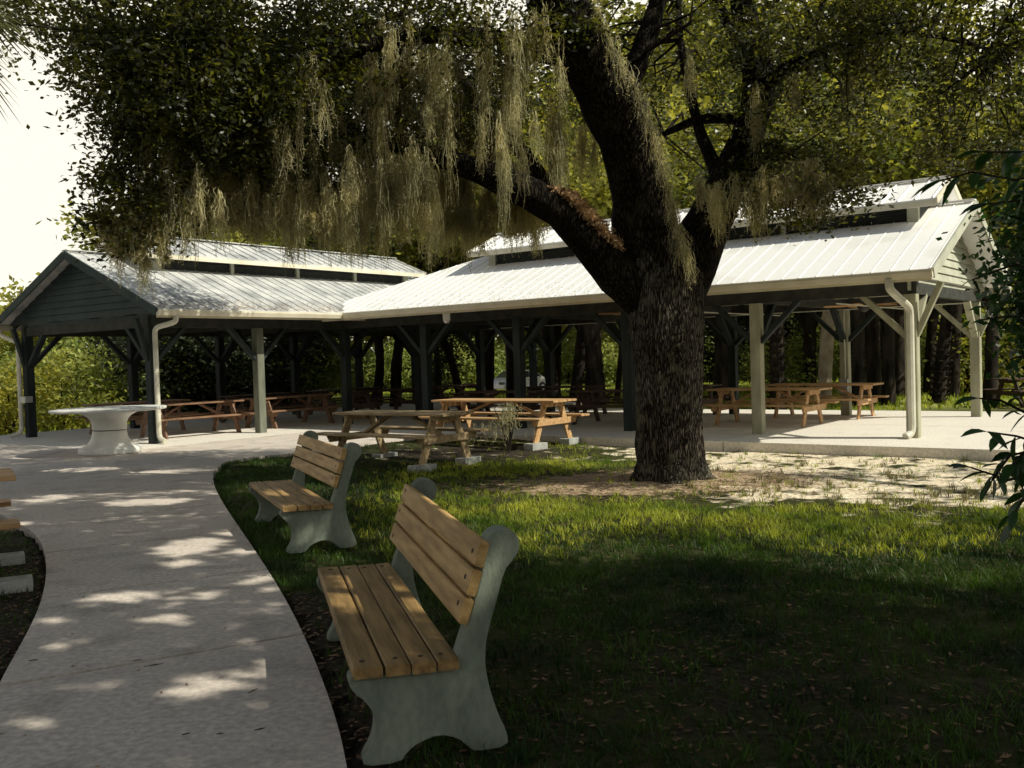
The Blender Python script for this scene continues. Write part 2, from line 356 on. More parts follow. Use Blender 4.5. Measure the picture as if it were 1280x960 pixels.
# ------------------------------------------------------------------ ground
PR = [(-.42, 2.4), (-.52, 2.95), (-.69, 3.69), (-.85, 4.28), (-1.22, 5.42), (-1.69, 6.71), (-2.44, 8.61), (-3.31, 10.78), (-4.07, 12.8), (-4.53, 14.26), (-4.81, 15.76), (-4.62, 16.35), (-4.0, 16.85), (-3.69, 17.01), (-2.9, 18.6), (-1.55, 19.9)]
PL = [(-1.7, 2.2), (-2.0, 3.2), (-2.45, 4.3), (-2.68, 4.85), (-2.94, 5.6), (-3.26, 6.46), (-3.72, 7.49), (-4.25, 8.53), (-4.78, 9.4), (-5.42, 10.21), (-6.2, 11.1), (-7.6, 12.3), (-9.4, 13.4), (-12.5, 14.5), (-17, 15.5)]
PRa = np.array(PR); PLa = np.array(PL)
def seg_dist(px, py, line):
    best = np.full(px.shape, 1e9)
    for (x0, y0), (x1, y1) in zip(line[:-1], line[1:]):
        dx, dy = x1 - x0, y1 - y0; t = np.clip(((px - x0) * dx + (py - y0) * dy) / (dx * dx + dy * dy), 0, 1)
        best = np.minimum(best, np.hypot(px - x0 - t * dx, py - y0 - t * dy))
    return best
def in_poly(px, py, poly):
    r = np.zeros(px.shape, bool); n = len(poly)
    for i in range(n):
        x0, y0 = poly[i]; x1, y1 = poly[(i + 1) % n]
        if y0 == y1: continue
        c = ((y0 > py) != (y1 > py)) & (px < (x1 - x0) * (py - y0) / (y1 - y0) + x0); r ^= c
    return r
def xy(a, b): p = P(a, b); return (p.x, p.y)
SLAB_R = [xy(-15.6, -1.62), xy(-.9, -1.62), xy(-.9, 6.9), xy(-15.6, 6.9)]
SLAB_L = [xy(-.9, -6.9), xy(6.9, -6.9), xy(6.9, 9.9), xy(-.9, 9.9)]
PAVE = PL[::-1][::1]
PAVE_POLY = PR + [xy(-.92, -1.2), xy(-.92, -6.88), xy(6.9, -6.88), (-19.5, 20.6), (-22, 17.5)] + PL[::-1]
def g_z(x, y):
    x = np.asarray(x, float); y = np.asarray(y, float)
    pave = in_poly(x, y, PAVE_POLY) | in_poly(x, y, SLAB_R) | in_poly(x, y, SLAB_L)
    d = np.minimum(seg_dist(x, y, PR), seg_dist(x, y, PL))
    z = -.045 - .12 * np.clip((d - .5) / 4.5, 0, 1)
    z = z + .012 * np.sin(x * 2.1 + y) * np.sin(y * 1.7 - x * .6)
    dt = np.hypot(x - 2.0, y - 12.65); z = z + .10 * np.exp(-(dt / 1.1) ** 2)
    far = np.clip((y - 30) / 22, 0, 1); z = z - .22 * far
    z = np.where(pave, -.16, z)
    return z
_H = np.random.default_rng(5).random((256, 256))
def vn(x, y, f):
    x = np.asarray(x) * f + 91.3; y = np.asarray(y) * f + 47.7; i = np.floor(x).astype(int); j = np.floor(y).astype(int); u = x - i; v = y - j
    u = u * u * (3 - 2 * u); v = v * v * (3 - 2 * v); h = lambda a, b_: _H[a % 256, b_ % 256]
    return (h(i, j) * (1 - u) + h(i + 1, j) * u) * (1 - v) + (h(i, j + 1) * (1 - u) + h(i + 1, j + 1) * u) * v
def m_sand(x, y):
    x = np.asarray(x, float); y = np.asarray(y, float)
    v = ((np.asarray(x) - C0.x) * BX.x + (np.asarray(y) - C0.y) * BX.y)
    lim = np.clip((y - (9.5 - .16 * (x - 3.0)) + 2.2 * (vn(x, y, .9) - .5)) / 1.7, 0, 1)
    return lim * np.clip((x - 1.2) / 1.6, 0, 1) * (v < -1.2) * .62 + (y > 14) * np.clip((y - 14.5) / 1.5, 0, 1) * (x > -3) * (x < 3) * (v < -1.3) * .22
def m_mulch(x, y):
    d = np.hypot((x - 1.9) / 2.7, (y - 12.7) / 1.5); return np.clip(1.4 - d, 0, 1) * .8
def m_soil(x, y):
    d = seg_dist(np.asarray(x, float), np.asarray(y, float), PR); dl = seg_dist(np.asarray(x, float), np.asarray(y, float), PL)
    a = np.clip(1 - d / .75, 0, 1) * (y < 6.8) * .9
    a = np.maximum(a, np.clip(1 - dl / 1.0, 0, 1) * .8)
    a = np.maximum(a, .5 * np.exp(-((x - 1.2) ** 2 + (y - 4.6) ** 2) / 2.5))
    tb = np.exp(-((x + .8) ** 2 / 4 + (y - 17) ** 2 / 2.5)); a = np.maximum(a, tb * .85); return np.where(in_poly(x, y, PAVE_POLY), 1.6, a)
def axis(lo, flo, fhi, hi, fine):
    core = np.arange(flo, fhi, fine); a = [flo]; st = fine
    while a[-1] > lo: st *= 1.25; a.append(a[-1] - st)
    b_ = [core[-1]]; st = fine
    while b_[-1] < hi: st *= 1.25; b_.append(b_[-1] + st)
    return np.concatenate([np.array(a[1:])[::-1], core, np.array(b_[1:])])
gx = axis(-600, -9, 12, 600, .13); gy = axis(-300, 2, 22, 900, .13)
GX, GY = np.meshgrid(gx, gy); GZ = g_z(GX, GY)
nx, ny = len(gx), len(gy)
idx = np.arange(nx * ny).reshape(ny, nx)
Fq = np.stack([idx[:-1, :-1], idx[:-1, 1:], idx[1:, 1:], idx[1:, :-1]], -1).reshape(-1, 4)
g = np_mesh('ground', np.stack([GX, GY, GZ], -1).reshape(-1, 3), Fq, 'ground'); tag(g, kind='structure')
g.data.polygons.foreach_set('use_smooth', [True] * len(g.data.polygons))
for nm, fn in (('sand', m_sand), ('mulch', m_mulch), ('soil', m_soil), ('mown', lambda x, y: np.clip((y - 24) / 3, 0, 1))):  # mown: where the ground colour is brightened as if sunlit
    at = g.data.attributes.new(nm, 'FLOAT', 'POINT'); at.data.foreach_set('value', fn(GX, GY).astype(np.float32).ravel())

# footpath: panels with open joints between the two curved edges
def resample(line, n):
    a = np.array(line); s = np.concatenate([[0], np.cumsum(np.hypot(*np.diff(a, axis=0).T))]); t = np.linspace(0, s[-1], n)
    return np.stack([np.interp(t, s, a[:, 0]), np.interp(t, s, a[:, 1])], 1)
def smooth_line(line, it=2):
    a = [tuple(p) for p in line]
    for _ in range(it):
        b_ = [a[0]]
        for p, q in zip(a[:-1], a[1:]):
            b_ += [(p[0] * .75 + q[0] * .25, p[1] * .75 + q[1] * .25), (p[0] * .25 + q[0] * .75, p[1] * .25 + q[1] * .75)]
        b_.append(a[-1]); a = b_
    return a
def cut(line, y0, y1):
    """points of an edge line with y between y0 and y1, interpolated at the ends"""
    a = np.array(line); xs = lambda y: np.interp(y, a[:, 1], a[:, 0])
    mid = [tuple(p) for p in a if y0 < p[1] < y1]
    return [(float(xs(y0)), y0)] + mid + [(float(xs(y1)), y1)]
RS = smooth_line(PR[:11]); LS = smooth_line(PL[:11])
JR = [2.45, 3.55, 5.55, 7.36, 9.15, 11.0, 12.75]     # joint ends on the right edge (y)
JL = [2.3, 3.1, 4.78, 6.62, 8.3, 9.7, 11.0]          # and on the left edge
mb = MB(); gp = .019
for i in range(6):
    rr = cut(RS, JR[i] + gp, JR[i + 1] - gp); ll = cut(LS, JL[i] + gp, JL[i + 1] - gp)
    poly = [(x, y, 0) for x, y in rr] + [(x, y, 0) for x, y in ll[::-1]]
    mb.prism(poly, (0, 0, -.11))
tag(mb.build('path', 'path_concrete'), kind='structure')
# plaza in front of the left pavilion
mb = MB()
r_top = [(float(np.interp(12.765, np.array(RS)[:, 1], np.array(RS)[:, 0])), 12.765)] + [tuple(p) for p in PR if p[1] > 12.9]
c1 = xy(-.92, -1.64); c2 = xy(-.92, -6.92); c3 = xy(6.9, -6.92)
PZ = r_top + [c1, c2, c3, (-19.5, 20.6), (-22, 17.5)] + PL[:10:-1] + [(float(np.interp(11.015, np.array(LS)[:, 1], np.array(LS)[:, 0])), 11.015)]
def clip_y(poly, f0):
    """split a polygon by the line f(p)=0, keep f>=0"""
    o = []
    for i in range(len(poly)):
        p, q = poly[i], poly[(i + 1) % len(poly)]; fp, fq = f0(p), f0(q)
        if fp >= 0: o.append(p)
        if (fp >= 0) != (fq >= 0):
            t = fp / (fp - fq); o.append((p[0] + (q[0] - p[0]) * t, p[1] + (q[1] - p[1]) * t))
    return o
jl = [13.1, 14.9, 16.8, 18.8]
for i in range(5):
    poly = PZ
    fy = lambda p, k: p[1] - jl[k] - .16 * (p[0] + 6)
    if i > 0: poly = clip_y(poly, lambda p: fy(p, i - 1) - .012)
    if i < 4: poly = clip_y(poly, lambda p: -fy(p, i) - .012)
    for sgn in (-1, 1):
        pp = clip_y(poly, lambda p: sgn * (p[0] + 8.4 + .12 * (p[1] - 14)) - .01)
        if len(pp) > 2: mb.prism([(x, y, -.004) for x, y in pp], (0, 0, -.11))
tag(mb.build('plaza', 'path_concrete'), kind='structure')
mb = MB()
for a0, a1 in ((-15.6, -11.05), (-11.03, -5.53), (-5.51, -.93)):
    for b0, b1 in ((-1.62, 2.58), (2.6, 6.9)):
        mb.prism([P(a0, b0, 0), P(a1, b0, 0), P(a1, b1, 0), P(a0, b1, 0)], (0, 0, -.2))
tag(mb.build('pavilion_slab', 'slab_concrete'), kind='structure')
mb = MB()
for b0, b1 in ((-6.9, -2.77), (-2.75, 2.75), (2.77, 9.9)):
    for a0, a1 in ((-.9, 2.6), (2.62, 6.88)):
        mb.prism([P(a0, b0, 0), P(a1, b0, 0), P(a1, b1, 0), P(a0, b1, 0)], (0, 0, -.2))
tag(mb.build('pavilion_slab', 'slab_concrete'), kind='structure')
# road far behind with a car on it
mb = MB(); mb.prism([(-40, 50, -.36), (60, 44, -.36), (60, 49.5, -.36), (-40, 55.5, -.36)], (0, 0, -.05))
tag(mb.build('road', 'asphalt'), kind='structure')

# ------------------------------------------------------------------ pavilion
def slope_plane(mb, poly, th=.04): mb.prism(poly, (0, 0, -th))
def build_pavilion(Q, ln, label, dk, g_lo, mon0, mon1, mon_g=.0):
    """Q(u,v,z): u along the wing from its open gable end, v across from the near eave; ln = length between end posts"""
    org = Q(ln / 2, W / 2, 0)
    T = thing('picnic_pavilion', label, 'pavilion', org)
    PP, SD = ('post_shaded', 'siding_shaded') if dk else ('post_paint', 'siding')
    u0 = -g_lo; u1 = ln + OV - .015; rid = u1 - (W / 2 + OV)
    roof = MB()
    E_ = lambda u, v, z: Q(u, v, z)
    slope_plane(roof, [E_(u0, -OV, ZE), E_(u1, -OV, ZE), E_(rid, W / 2, ZR), E_(u0, W / 2, ZR)])
    slope_plane(roof, [E_(u0, W + OV, ZE), E_(u0, W / 2 + .001, ZR), E_(rid, W / 2 + .001, ZR), E_(u1, W + OV, ZE)])
    slope_plane(roof, [E_(u1 + .001, -OV, ZE), E_(u1 + .001, W + OV, ZE), E_(rid + .001, W / 2, ZR)])
    n_ = int((u1 - u0) / .305)
    for i in range(n_ + 1):
        u = u0 + .04 + i * .305
        if u > u1 - .05: break
        vt = W / 2 if u <= rid else W / 2 - (u - rid)
        for sgn in (0, 1):
            va, vb = (-OV, vt - .02) if sgn == 0 else (W + OV, W - vt + .02)
            hgt = .018 if dk else .009
            pa = E_(u, va, ZE + .003); zb = ZE + SL * (vt - .02 + OV) + .003
            pb = E_(u, vb, zb); d = (Q(1, 0, 0) - Q(0, 0, 0)).normalized() * .016
            roof.prism([pa - d * 1.6, pb - d * 1.6, pb - d * .6 + Vector((0, 0, hgt)), pa - d * .6 + Vector((0, 0, hgt))], d * .8) if False else roof.add(
                [pa - d, pa + d, pa + d * .5 + Vector((0, 0, hgt)), pa - d * .5 + Vector((0, 0, hgt)), pb - d, pb + d, pb + d * .5 + Vector((0, 0, hgt)), pb - d * .5 + Vector((0, 0, hgt))],
                [(0, 1, 2, 3), (7, 6, 5, 4), (0, 3, 7, 4), (3, 2, 6, 7), (2, 1, 5, 6)])
    roof.bar(E_(u0, W / 2, ZR + .035), E_(rid, W / 2, ZR + .035), .22, .02)
    rf = roof.build('roof', 'roof_weathered' if dk else 'roof', T, org)
    # rafters, purlins and soffit boards (under side)
    raf = MB()
    nr = int(ln / .92)
    for i in range(nr + 1):
        u = .05 + i * (ln - .1) / nr
        vt = W / 2 if u <= rid else W / 2 - (u - rid)
        for s_ in (0, 1):
            va, vb = (-OV + .1, vt - .05) if s_ == 0 else (W + OV - .1, W - vt + .05)
            z0 = ZE + SL * .1 - .13; z1 = ZE + SL * (vt - .05 + OV) - .13
            raf = MB(); raf.bar(E_(u, va, z0), E_(u, vb, z1), .05, .14); raf.build('rafter', 'beam_paint', T, org)
    # gutters near and far
    for vv, sg in ((-OV, -1), (W + OV, 1)):
        gt = MB(); e1 = u1 - .02
        pr = [(0, .0), (0, -.11), (.035 * sg, -.125), (.09 * sg, -.125), (.125 * sg, -.04), (.125 * sg, .0), (.108 * sg, .0), (.10 * sg, -.03), (.02 * sg, -.06), (.02 * sg, 0)]
        a_ = [E_(u0 - .02, vv + .0 + q[0], ZE - .02 + q[1]) for q in pr]; b_ = [E_(e1, vv + q[0], ZE - .02 + q[1]) for q in pr]
        k = len(pr); gt.add(a_ + b_, [tuple(range(k)), tuple(range(k, 2 * k))] + [(i, (i + 1) % k, k + (i + 1) % k, k + i) for i in range(k)])
        gt.build('gutter', 'trim', T, org)
    # eave fascia behind gutters + rake boards
    fb = MB()
    for vv, s_ in ((-OV + .025, 1), (W + OV - .025, -1)):
        fb.bar(E_(u0 + .02, vv, ZE - .115), E_(u1 - .05, vv, ZE - .115), .03, .14)
    fb.build('fascia', 'trim', T, org)
    rk = MB()
    for va, vb in ((-OV - .02, W / 2), (W + OV + .02, W / 2)):
        rk.bar(E_(u0 - .018, va, ZE - .075), E_(u0 - .018, vb, ZR - .068), .035, .17)
    rk.build('rake_board', SD, T, org)
    # gable wall with lap siding
    gw = MB(); zt = 2.50; zl = 2.74
    n_l = 11; 
    def half(z): return min(W / 2 + OV - .12, (ZR - .06 - z) / SL)
    z = zt
    c = W / 2
    gw.prism([E_(-.02, c - half(zl) if False else -.12, zt), E_(-.02, W + .12, zt), E_(-.02, W + .12, zl - .012), E_(-.02, -.12, zl - .012)], (Q(1, 0, 0) - Q(0, 0, 0)) * .05)
    z = zl
    while z < ZR - .2:
        z2 = min(z + .15, ZR - .09); h1 = half(z); h2 = half(z2)
        o1 = Q(-.075, 0, 0) - Q(0, 0, 0); o2 = Q(-.045, 0, 0) - Q(0, 0, 0)
        gw.add([E_(-.075, c - h1, z), E_(-.075, c + h1, z), E_(-.045, c + h2, z2), E_(-.045, c - h2, z2),
                E_(-.03, c - h1, z), E_(-.03, c + h1, z), E_(-.03, c + h2, z2), E_(-.03, c - h2, z2)],
               [(0, 1, 2, 3), (7, 6, 5, 4), (0, 4, 5, 1), (3, 2, 6, 7), (0, 3, 7, 4), (1, 5, 6, 2)])
        z = z2
    gw.build('gable_wall', SD, T, org)
    # beams
    for v in (0, W): bm_ = MB(); bm_.bar(E_(-.1, v, 2.56), E_(ln + .1, v, 2.56), .14, .24); bm_.build('eave_beam', 'beam_paint', T, org)
    nb = int(round(ln / 2.76))
    for k in range(nb + (1 if dk else 0)):
        cb = MB()
        cb.bar(E_(k * 2.76, .08, 2.545), E_(k * 2.76, W - .08, 2.545), .13, .2)
        if 0 < k: cb.bar(E_(k * 2.76, W / 2, 2.65), E_(k * 2.76, W / 2, ZR - .2 if k * 2.76 <= rid else 2.9), .12, .12)
        cb.build('cross_beam', 'beam_paint', T, org)
    # posts with braces
    for k in range(nb + (1 if dk else 0)):
        for v in (0, W):
            p = MB(); s_ = .1
            uu = k * 2.76; c_ = Q(uu, v, 0); X = (Q(1, 0, 0) - Q(0, 0, 0)).normalized(); Yv = (Q(0, 1, 0) - Q(0, 0, 0)).normalized()
            ring = [(-s_ + .012, -s_), (s_ - .012, -s_), (s_, -s_ + .012), (s_, s_ - .012), (s_ - .012, s_), (-s_ + .012, s_), (-s_, s_ - .012), (-s_, -s_ + .012)]
            p.prism([c_ + X * a + Yv * b_ for a, b_ in ring], (0, 0, 2.44 if v == 0 or True else 0))
            po = p.build('post', 'post_half_shaded' if (dk and k == 1 and v == 0) else 'post_paint' if (not dk and k < 2) else 'post_shaded', T, org)  # posts deeper under cover get paint with the shade in it
            br = MB(); dn = 1 if v == 0 else -1
            for du in (-1, 1):
                if (k == 0 and du < 0) or (k == nb and du > 0): continue
                br.bar(c_ + X * du * .08 + Vector((0, 0, 1.72)), c_ + X * du * .82 + Vector((0, 0, 2.46)), .09, .13, up=Yv)
            br.bar(c_ + Yv * dn * .08 + Vector((0, 0, 1.72)), c_ + Yv * dn * .82 + Vector((0, 0, 2.46)), .09, .13, up=X)
            br.build('brace', 'post_paint' if not dk and k == 0 else 'post_shaded', po, org)
    # outrigger braces holding the gable overhang
    for v in (0, W): ob = MB(); ob.bar(Q(-.08, v, 1.75), Q(u0 + .05, v, 2.62), .09, .12, up=(Q(0, 1, 0) - Q(0, 0, 0))); ob.build('overhang_brace', PP, T, org)
    # roof monitor
    mo = MB(); hv = 1.24; ze = ZR + .5 - .421 * hv
    zm = ZR + .5
    mo.prism([Q(mon0, c - hv, ze), Q(mon1, c - hv, ze), Q(mon1, c, zm), Q(mon0, c, zm)], (0, 0, -.035))
    mo.prism([Q(mon0, c + hv, ze), Q(mon0, c + .001, zm), Q(mon1, c + .001, zm), Q(mon1, c + hv, ze)], (0, 0, -.035))
    u = mon0 + .05
    while u < mon1:
        for s_ in (-1, 1):
            pa = Q(u, c + s_ * hv, ze + .002); pb = Q(u, c + s_ * .02, zm - .006); d = (Q(1, 0, 0) - Q(0, 0, 0)) * .014
            h_ = Vector((0, 0, .026))
            mo.add([pa - d, pa + d, pa + d * .5 + h_, pa - d * .5 + h_, pb - d, pb + d, pb + d * .5 + h_, pb - d * .5 + h_], [(0, 1, 2, 3), (0, 3, 7, 4), (3, 2, 6, 7), (2, 1, 5, 6), (7, 6, 5, 4)])
        u += .305
    mo.bar(Q(mon0, c, zm + .03), Q(mon1, c, zm + .03), .2, .02)
    mr_ = mo.build('monitor_roof', 'roof_weathered' if dk else 'roof', T, org)
    mf = MB()
    for s_ in (-1, 1):
        mf.bar(Q(mon0, c + s_ * (hv - .0), ze - .085), Q(mon1, c + s_ * (hv - .0), ze - .085), .03, .1)
        for m_ in (mon0 - .02, mon1 + .02):
            mf.bar(Q(m_, c + s_ * (hv + .02), ze - .05), Q(m_, c, zm - .05), .03, .12)
    mf.build('monitor_fascia', 'trim', T, org)
    wv = .85; a0, a1 = mon0 + .38, mon1 - .38
    for s_ in (-1, 1):
        mw = MB(); zb = ZR - SL * wv - .02; zt_ = zm - SL * wv - .05
        mw.prism([Q(a0 + .2, c + s_ * (wv - .05), zb), Q(a1 - .2, c + s_ * (wv - .05), zb), Q(a1 - .2, c + s_ * (wv - .05), zt_), Q(a0 + .2, c + s_ * (wv - .05), zt_)], (Q(0, s_, 0) - Q(0, 0, 0)) * .02)
        for j in range(3):
            zz = zb + .08 + j * .12
            mw.bar(Q(a0 + .2, c + s_ * (wv - .01), zz), Q(a1 - .2, c + s_ * (wv - .01), zz), .05, .015)
        mw.build('louvers', 'louver', T, org)
    for s_ in (-1, 1):
        for uu in np.linspace(a0 + .1, a1 - .1, 5):
            mp = MB(); mp.bar(Q(uu, c + s_ * wv, ZR - SL * wv - .05), Q(uu, c + s_ * wv, zm - SL * wv - .04), .2 if uu in (a0 + .1, a1 - .1) else .1, .1, up=(Q(0, 1, 0) - Q(0, 0, 0)))
            mp.build('monitor_post', 'siding', T, org)
    for uu in (a0, a1 - .03):
        mg = MB()
        mg.prism([Q(uu, c - wv, zm - SL * wv - .06), Q(uu, c + wv, zm - SL * wv - .06), Q(uu, c, zm - .05)], (Q(.03, 0, 0) - Q(0, 0, 0)))
        mg.prism([Q(uu, c - wv, ZR - SL * wv - .1), Q(uu, c + wv, ZR - SL * wv - .1), Q(uu, c + wv, zm - SL * wv - .062), Q(uu, c - wv, zm - SL * wv - .062)], (Q(.03, 0, 0) - Q(0, 0, 0)))
        mg.build('monitor_gable', 'louver', T, org)
    return T, org

QR = lambda u, v, z: P(u - 13.8, v, z)
QL = lambda u, v, z: P(v, u - 5.52, z)
TR, oR = build_pavilion(QR, 13.8, 'right pavilion with bright white metal roof beside the big oak trunk', False, .53, -.11, 10.75)
TL, oL = build_pavilion(QL, 13.8, 'left pavilion with dark shaded gable end behind the white round table', True, .38, .85, 10.2)

def downpipe(T, org, pts, w=.085, d=.065, name='downspout'):
    m = MB(); pts = [Vector(p) for p in pts]
    # round the bends
    q = [pts[0]]
    for a, b_, c in zip(pts[:-2], pts[1:-1], pts[2:]):
        la = min(.12, (b_ - a).length * .45); lb = min(.12, (c - b_).length * .45)
        p0 = b_ + (a - b_).normalized() * la; p2 = b_ + (c - b_).normalized() * lb
        for t in (0, .33, .67, 1): q.append(p0 * (1 - t) ** 2 + b_ * 2 * t * (1 - t) + p2 * t * t)
    q.append(pts[-1]); m.tube(q, w * .55, 10)
    return m.build(name, 'downpipe', T, org)
# right pavilion: downspout in front of its end post
downpipe(TR, oR, [QR(.12, -OV - .06, 2.66), QR(.12, -OV - .06, 2.5), QR(-.02, -.19, 2.2), QR(-.02, -.19, .1), QR(.05, -.34, .04)], .12)
downpipe(TL, oL, [QL(.02, -OV - .06, 2.66), QL(.02, -OV - .06, 2.52), QL(-.03, -.2, 2.42), QL(-.03, -.2, .12), QL(-.03, -.42, .05)], .10)
downpipe(TL, oL, [QL(-.2, W + OV + .06, 2.66), QL(-.2, W + OV + .06, 2.5), QL(-.18, W + .1, 2.3), QL(-.18, W + .1, .12), QL(-.4, W + .2, .05)], .10)
# electric boxes and conduit
m = MB(); c_ = QR(2.76, W, 0)
m.box(-.1, .1, -.21, -.105, .52, .84); o = m.build('electrical_box', 'steel', TR); o.location = c_ - oR; o.rotation_euler = (0, 0, math.atan2(AX.y, AX.x) + PI)
m = MB(); m.tube([QR(2.72, W - .16, .8), QR(2.72, W - .16, 2.6)], .018, 8); m.build('conduit', 'downpipe', TR, oR)
m = MB(); c_ = QL(0, W, 0)
m.box(-.12, .12, -.09, .09, 1.0, 1.15)
o = m.build('electrical_box', 'steel', TL); o.location = QL(-.16, W - .16, -.15) - oL; o.rotation_euler = (0, 0, math.atan2(BX.y, BX.x) - PI / 2)
m = MB(); q = QR(9.75, -OV + .12, 2.55)
m.box(-.08, .08, -.08, .08, -.1, .06); m.lathe([(.05, -.16), (.075, -.1)], 12); o = m.build('security_light', 'white_paint', TR); o.location = q - oR
for pa, pb in ((QR(1.3, .1, 2.36), QR(1.3, W - .1, 2.36)), (QR(4.1, .1, 2.36), QR(4.1, W - .1, 2.36)), (QR(.2, W - .2, 2.43), QR(13, W - .2, 2.43))):
    m = MB(); m.tube([pa, pb], .014, 6); m.build('tie_rod', 'downpipe', TR, oR)

# ceiling fans
def make_fan(loc, label, rz):
    t = thing('ceiling_fan', label, 'ceiling fan', loc, rz)
    m = MB(); m.tube([(0, 0, .05), (0, 0, 1.2)], .014, 8); m.build('downrod', 'black_metal', t)
    m = MB(); m.lathe([(.03, .1), (.10, .07), (.13, .0), (.12, -.06), (.06, -.11), (.03, -.13)], 20); m.build('motor', 'black_metal', t, smooth=True)
    for k in range(5):
        a = 2 * PI * k / 5; m = MB(); d = Vector((math.cos(a), math.sin(a), 0)); s_ = Vector((-d.y, d.x, .12)).normalized()
        m.bar(d * .1 - Vector((0, 0, .01)), d * .26 - Vector((0, 0, .01)), .03, .008)
        pl = [d * .22 - s_ * .05, d * .45 - s_ * .085, d * .72 - s_ * .08, d * .77 - s_ * .04, d * .77 + s_ * .04, d * .72 + s_ * .08, d * .45 + s_ * .085, d * .22 + s_ * .05]
        m.prism(pl, (0, 0, .012)); m.build('blade', 'fan_blade', t)
make_fan(QR(1.55, 2.6, 2.40), 'ceiling fan with wooden blades hanging in the open right end of the pavilion', .3)
make_fan(QR(6.9, 2.6, 2.52), 'ceiling fan hanging over dark middle of right pavilion, behind the oak trunk', .7)

# ------------------------------------------------------------------ park benches
BP = [(0, 0), (.15, -.005), (.18, .035), (.225, .065), (.31, .088), (.39, .062), (.43, .02), (.46, -.005), (.60, 0), (.595, .06), (.56, .14), (.53, .24), (.512, .34), (.515, .42), (.53, .49), (.57, .61), (.605, .73),
      (.64, .765), (.668, .80), (.675, .845), (.655, .885), (.615, .905), (.57, .90), (.537, .875), (.527, .84), (.528, .80), (.505, .71), (.46, .565), (.42, .46), (.395, .39), (.38, .352), (.37, .352), (.1, .357), (.0, .357),
      (-.035, .37), (-.045, .335), (-.02, .295), (.02, .26), (.052, .205), (.06, .15), (.04, .08), (.01, .035)]
BL = 1.93
def make_bench(label):
    # local x: along the bench away from its near end, -y: from the front edge to the back
    t = thing('park_bench', label, 'bench', (0, 0, 0), 0, 'park benches along the footpath')
    ring = []
    for i in range(len(BP)):
        p, q = BP[i], BP[(i + 1) % len(BP)]; ring += [(p[0] * .75 + q[0] * .25, p[1] * .75 + q[1] * .25), (p[0] * .25 + q[0] * .75, p[1] * .25 + q[1] * .75)]
    for x0 in (.03, BL - .13):
        m = MB(); m.prism([(x0, -p[0], p[1]) for p in ring], (.1, 0, 0)); m.build('concrete_leg', 'bench_concrete', t, bevel=.007)
    def planks(specs, name, mt):
        m = MB(); bolts = []
        for (y, z, wd, th, ang) in specs:
            d = Vector((0, -math.cos(ang), math.sin(ang))); n = Vector((0, math.sin(ang), math.cos(ang)))
            c = Vector((0, -y, z)); j = random.uniform(-.006, .006)
            m.bar(c + Vector((j, 0, 0)), c + Vector((BL + j, 0, 0)), wd, th, up=n, ch=.006)
            for x in (.08, BL - .08):
                q = c + Vector((x, 0, 0)) + n * (th / 2 - .002) + d * random.uniform(-.02, .02)
                bl = MB(); bl.tube([q, q + n * .005], .011, 8); bolts.append(bl)
        o = m.build(name, mt, t)
        for bl in bolts: bl.build('bolt', 'bolt', o)
    planks([(.030, .384, .118, .045, -.02), (.149, .382, .098, .045, .01), (.253, .379, .098, .045, 0), (.353, .378, .088, .045, 0)], 'seat', 'seat_wood')
    a = R(72); dv = (math.cos(a), math.sin(a))
    planks([(.432 + dv[0] * k * .119, .585 + dv[1] * k * .119, .105, .04, a) for k in range(3)], 'backrest', 'bench_wood')
    return t
def place_bench(t, near, az):
    t.rotation_euler = (0, 0, PI / 2 - az); t.location = Vector(near)
bench1 = make_bench('nearest park bench with wooden slats on concrete legs beside path')
place_bench(bench1, (-.63, 3.70, -.02), -.270)
bench2 = copy_tree(bench1); bench2['label'] = 'farther park bench with sunlit seat, on grass between path and picnic tables'
place_bench(bench2, (-1.93, 7.98, -.02), -.41)

# ------------------------------------------------------------------ picnic tables
def make_table(name, label, mt, L=2.44, group=None):
    t = thing(name, label, 'picnic table', (0, 0, 0), 0, group)
    m = MB()
    for k in range(5):
        y = -.304 + k * .152; j = random.uniform(-.008, .008)
        m.bar((-L / 2 + j, y, .742), (L / 2 + j, y, .742), .138, .038, ch=.004)
    m.build('tabletop', mt, t)
    for s in (-1, 1):
        m = MB()
        for k in (0, 1): 
            j = random.uniform(-.008, .008)
            m.bar((-L / 2 + j, s * (.60 + k * .142), .435), (L / 2 + j, s * (.60 + k * .142), .435), .135, .038, ch=.004)
        m.build('bench_seat', mt, t)
    lx = L / 2 - .29
    for sx in (-1, 1):
        for sy in (-1, 1):
            m = MB(); x = sx * lx
            m.bar((x, sy * .56, .0), (x, sy * .235, .72), .045, .135, up=(1, 0, 0)) if False else m.prism(
                [(x - .02, sy * .62, 0), (x - .02, sy * .475, 0), (x - .02, sy * .165, .722), (x - .02, sy * .31, .722)], (.042, 0, 0))
            m.build('leg', mt, t)
        m = MB(); x = sx * (lx + .045)
        m.prism([(x - .02, -.72, .414), (x - .02, -.66, .30), (x - .02, .66, .30), (x - .02, .72, .414)], (.04, 0, 0))
        m.build('seat_support', mt, t)
        m = MB(); m.prism([(x - .02, -.345, .722), (x - .02, -.30, .63), (x - .02, .30, .63), (x - .02, .345, .722)], (.04, 0, 0))
        m.build('top_support', mt, t)
        m = MB(); m.bar((sx * (lx - .03), 0, .37), (sx * .22, 0, .715), .04, .09, up=(0, 1, 0)); m.build('diagonal_brace', mt, t)
    return t
def put(t, x, y, z, ang): t.location = (x, y, z); t.rotation_euler = (0, 0, ang)
angR = math.atan2(AX.y, AX.x); angL = math.atan2(BX.y, BX.x)
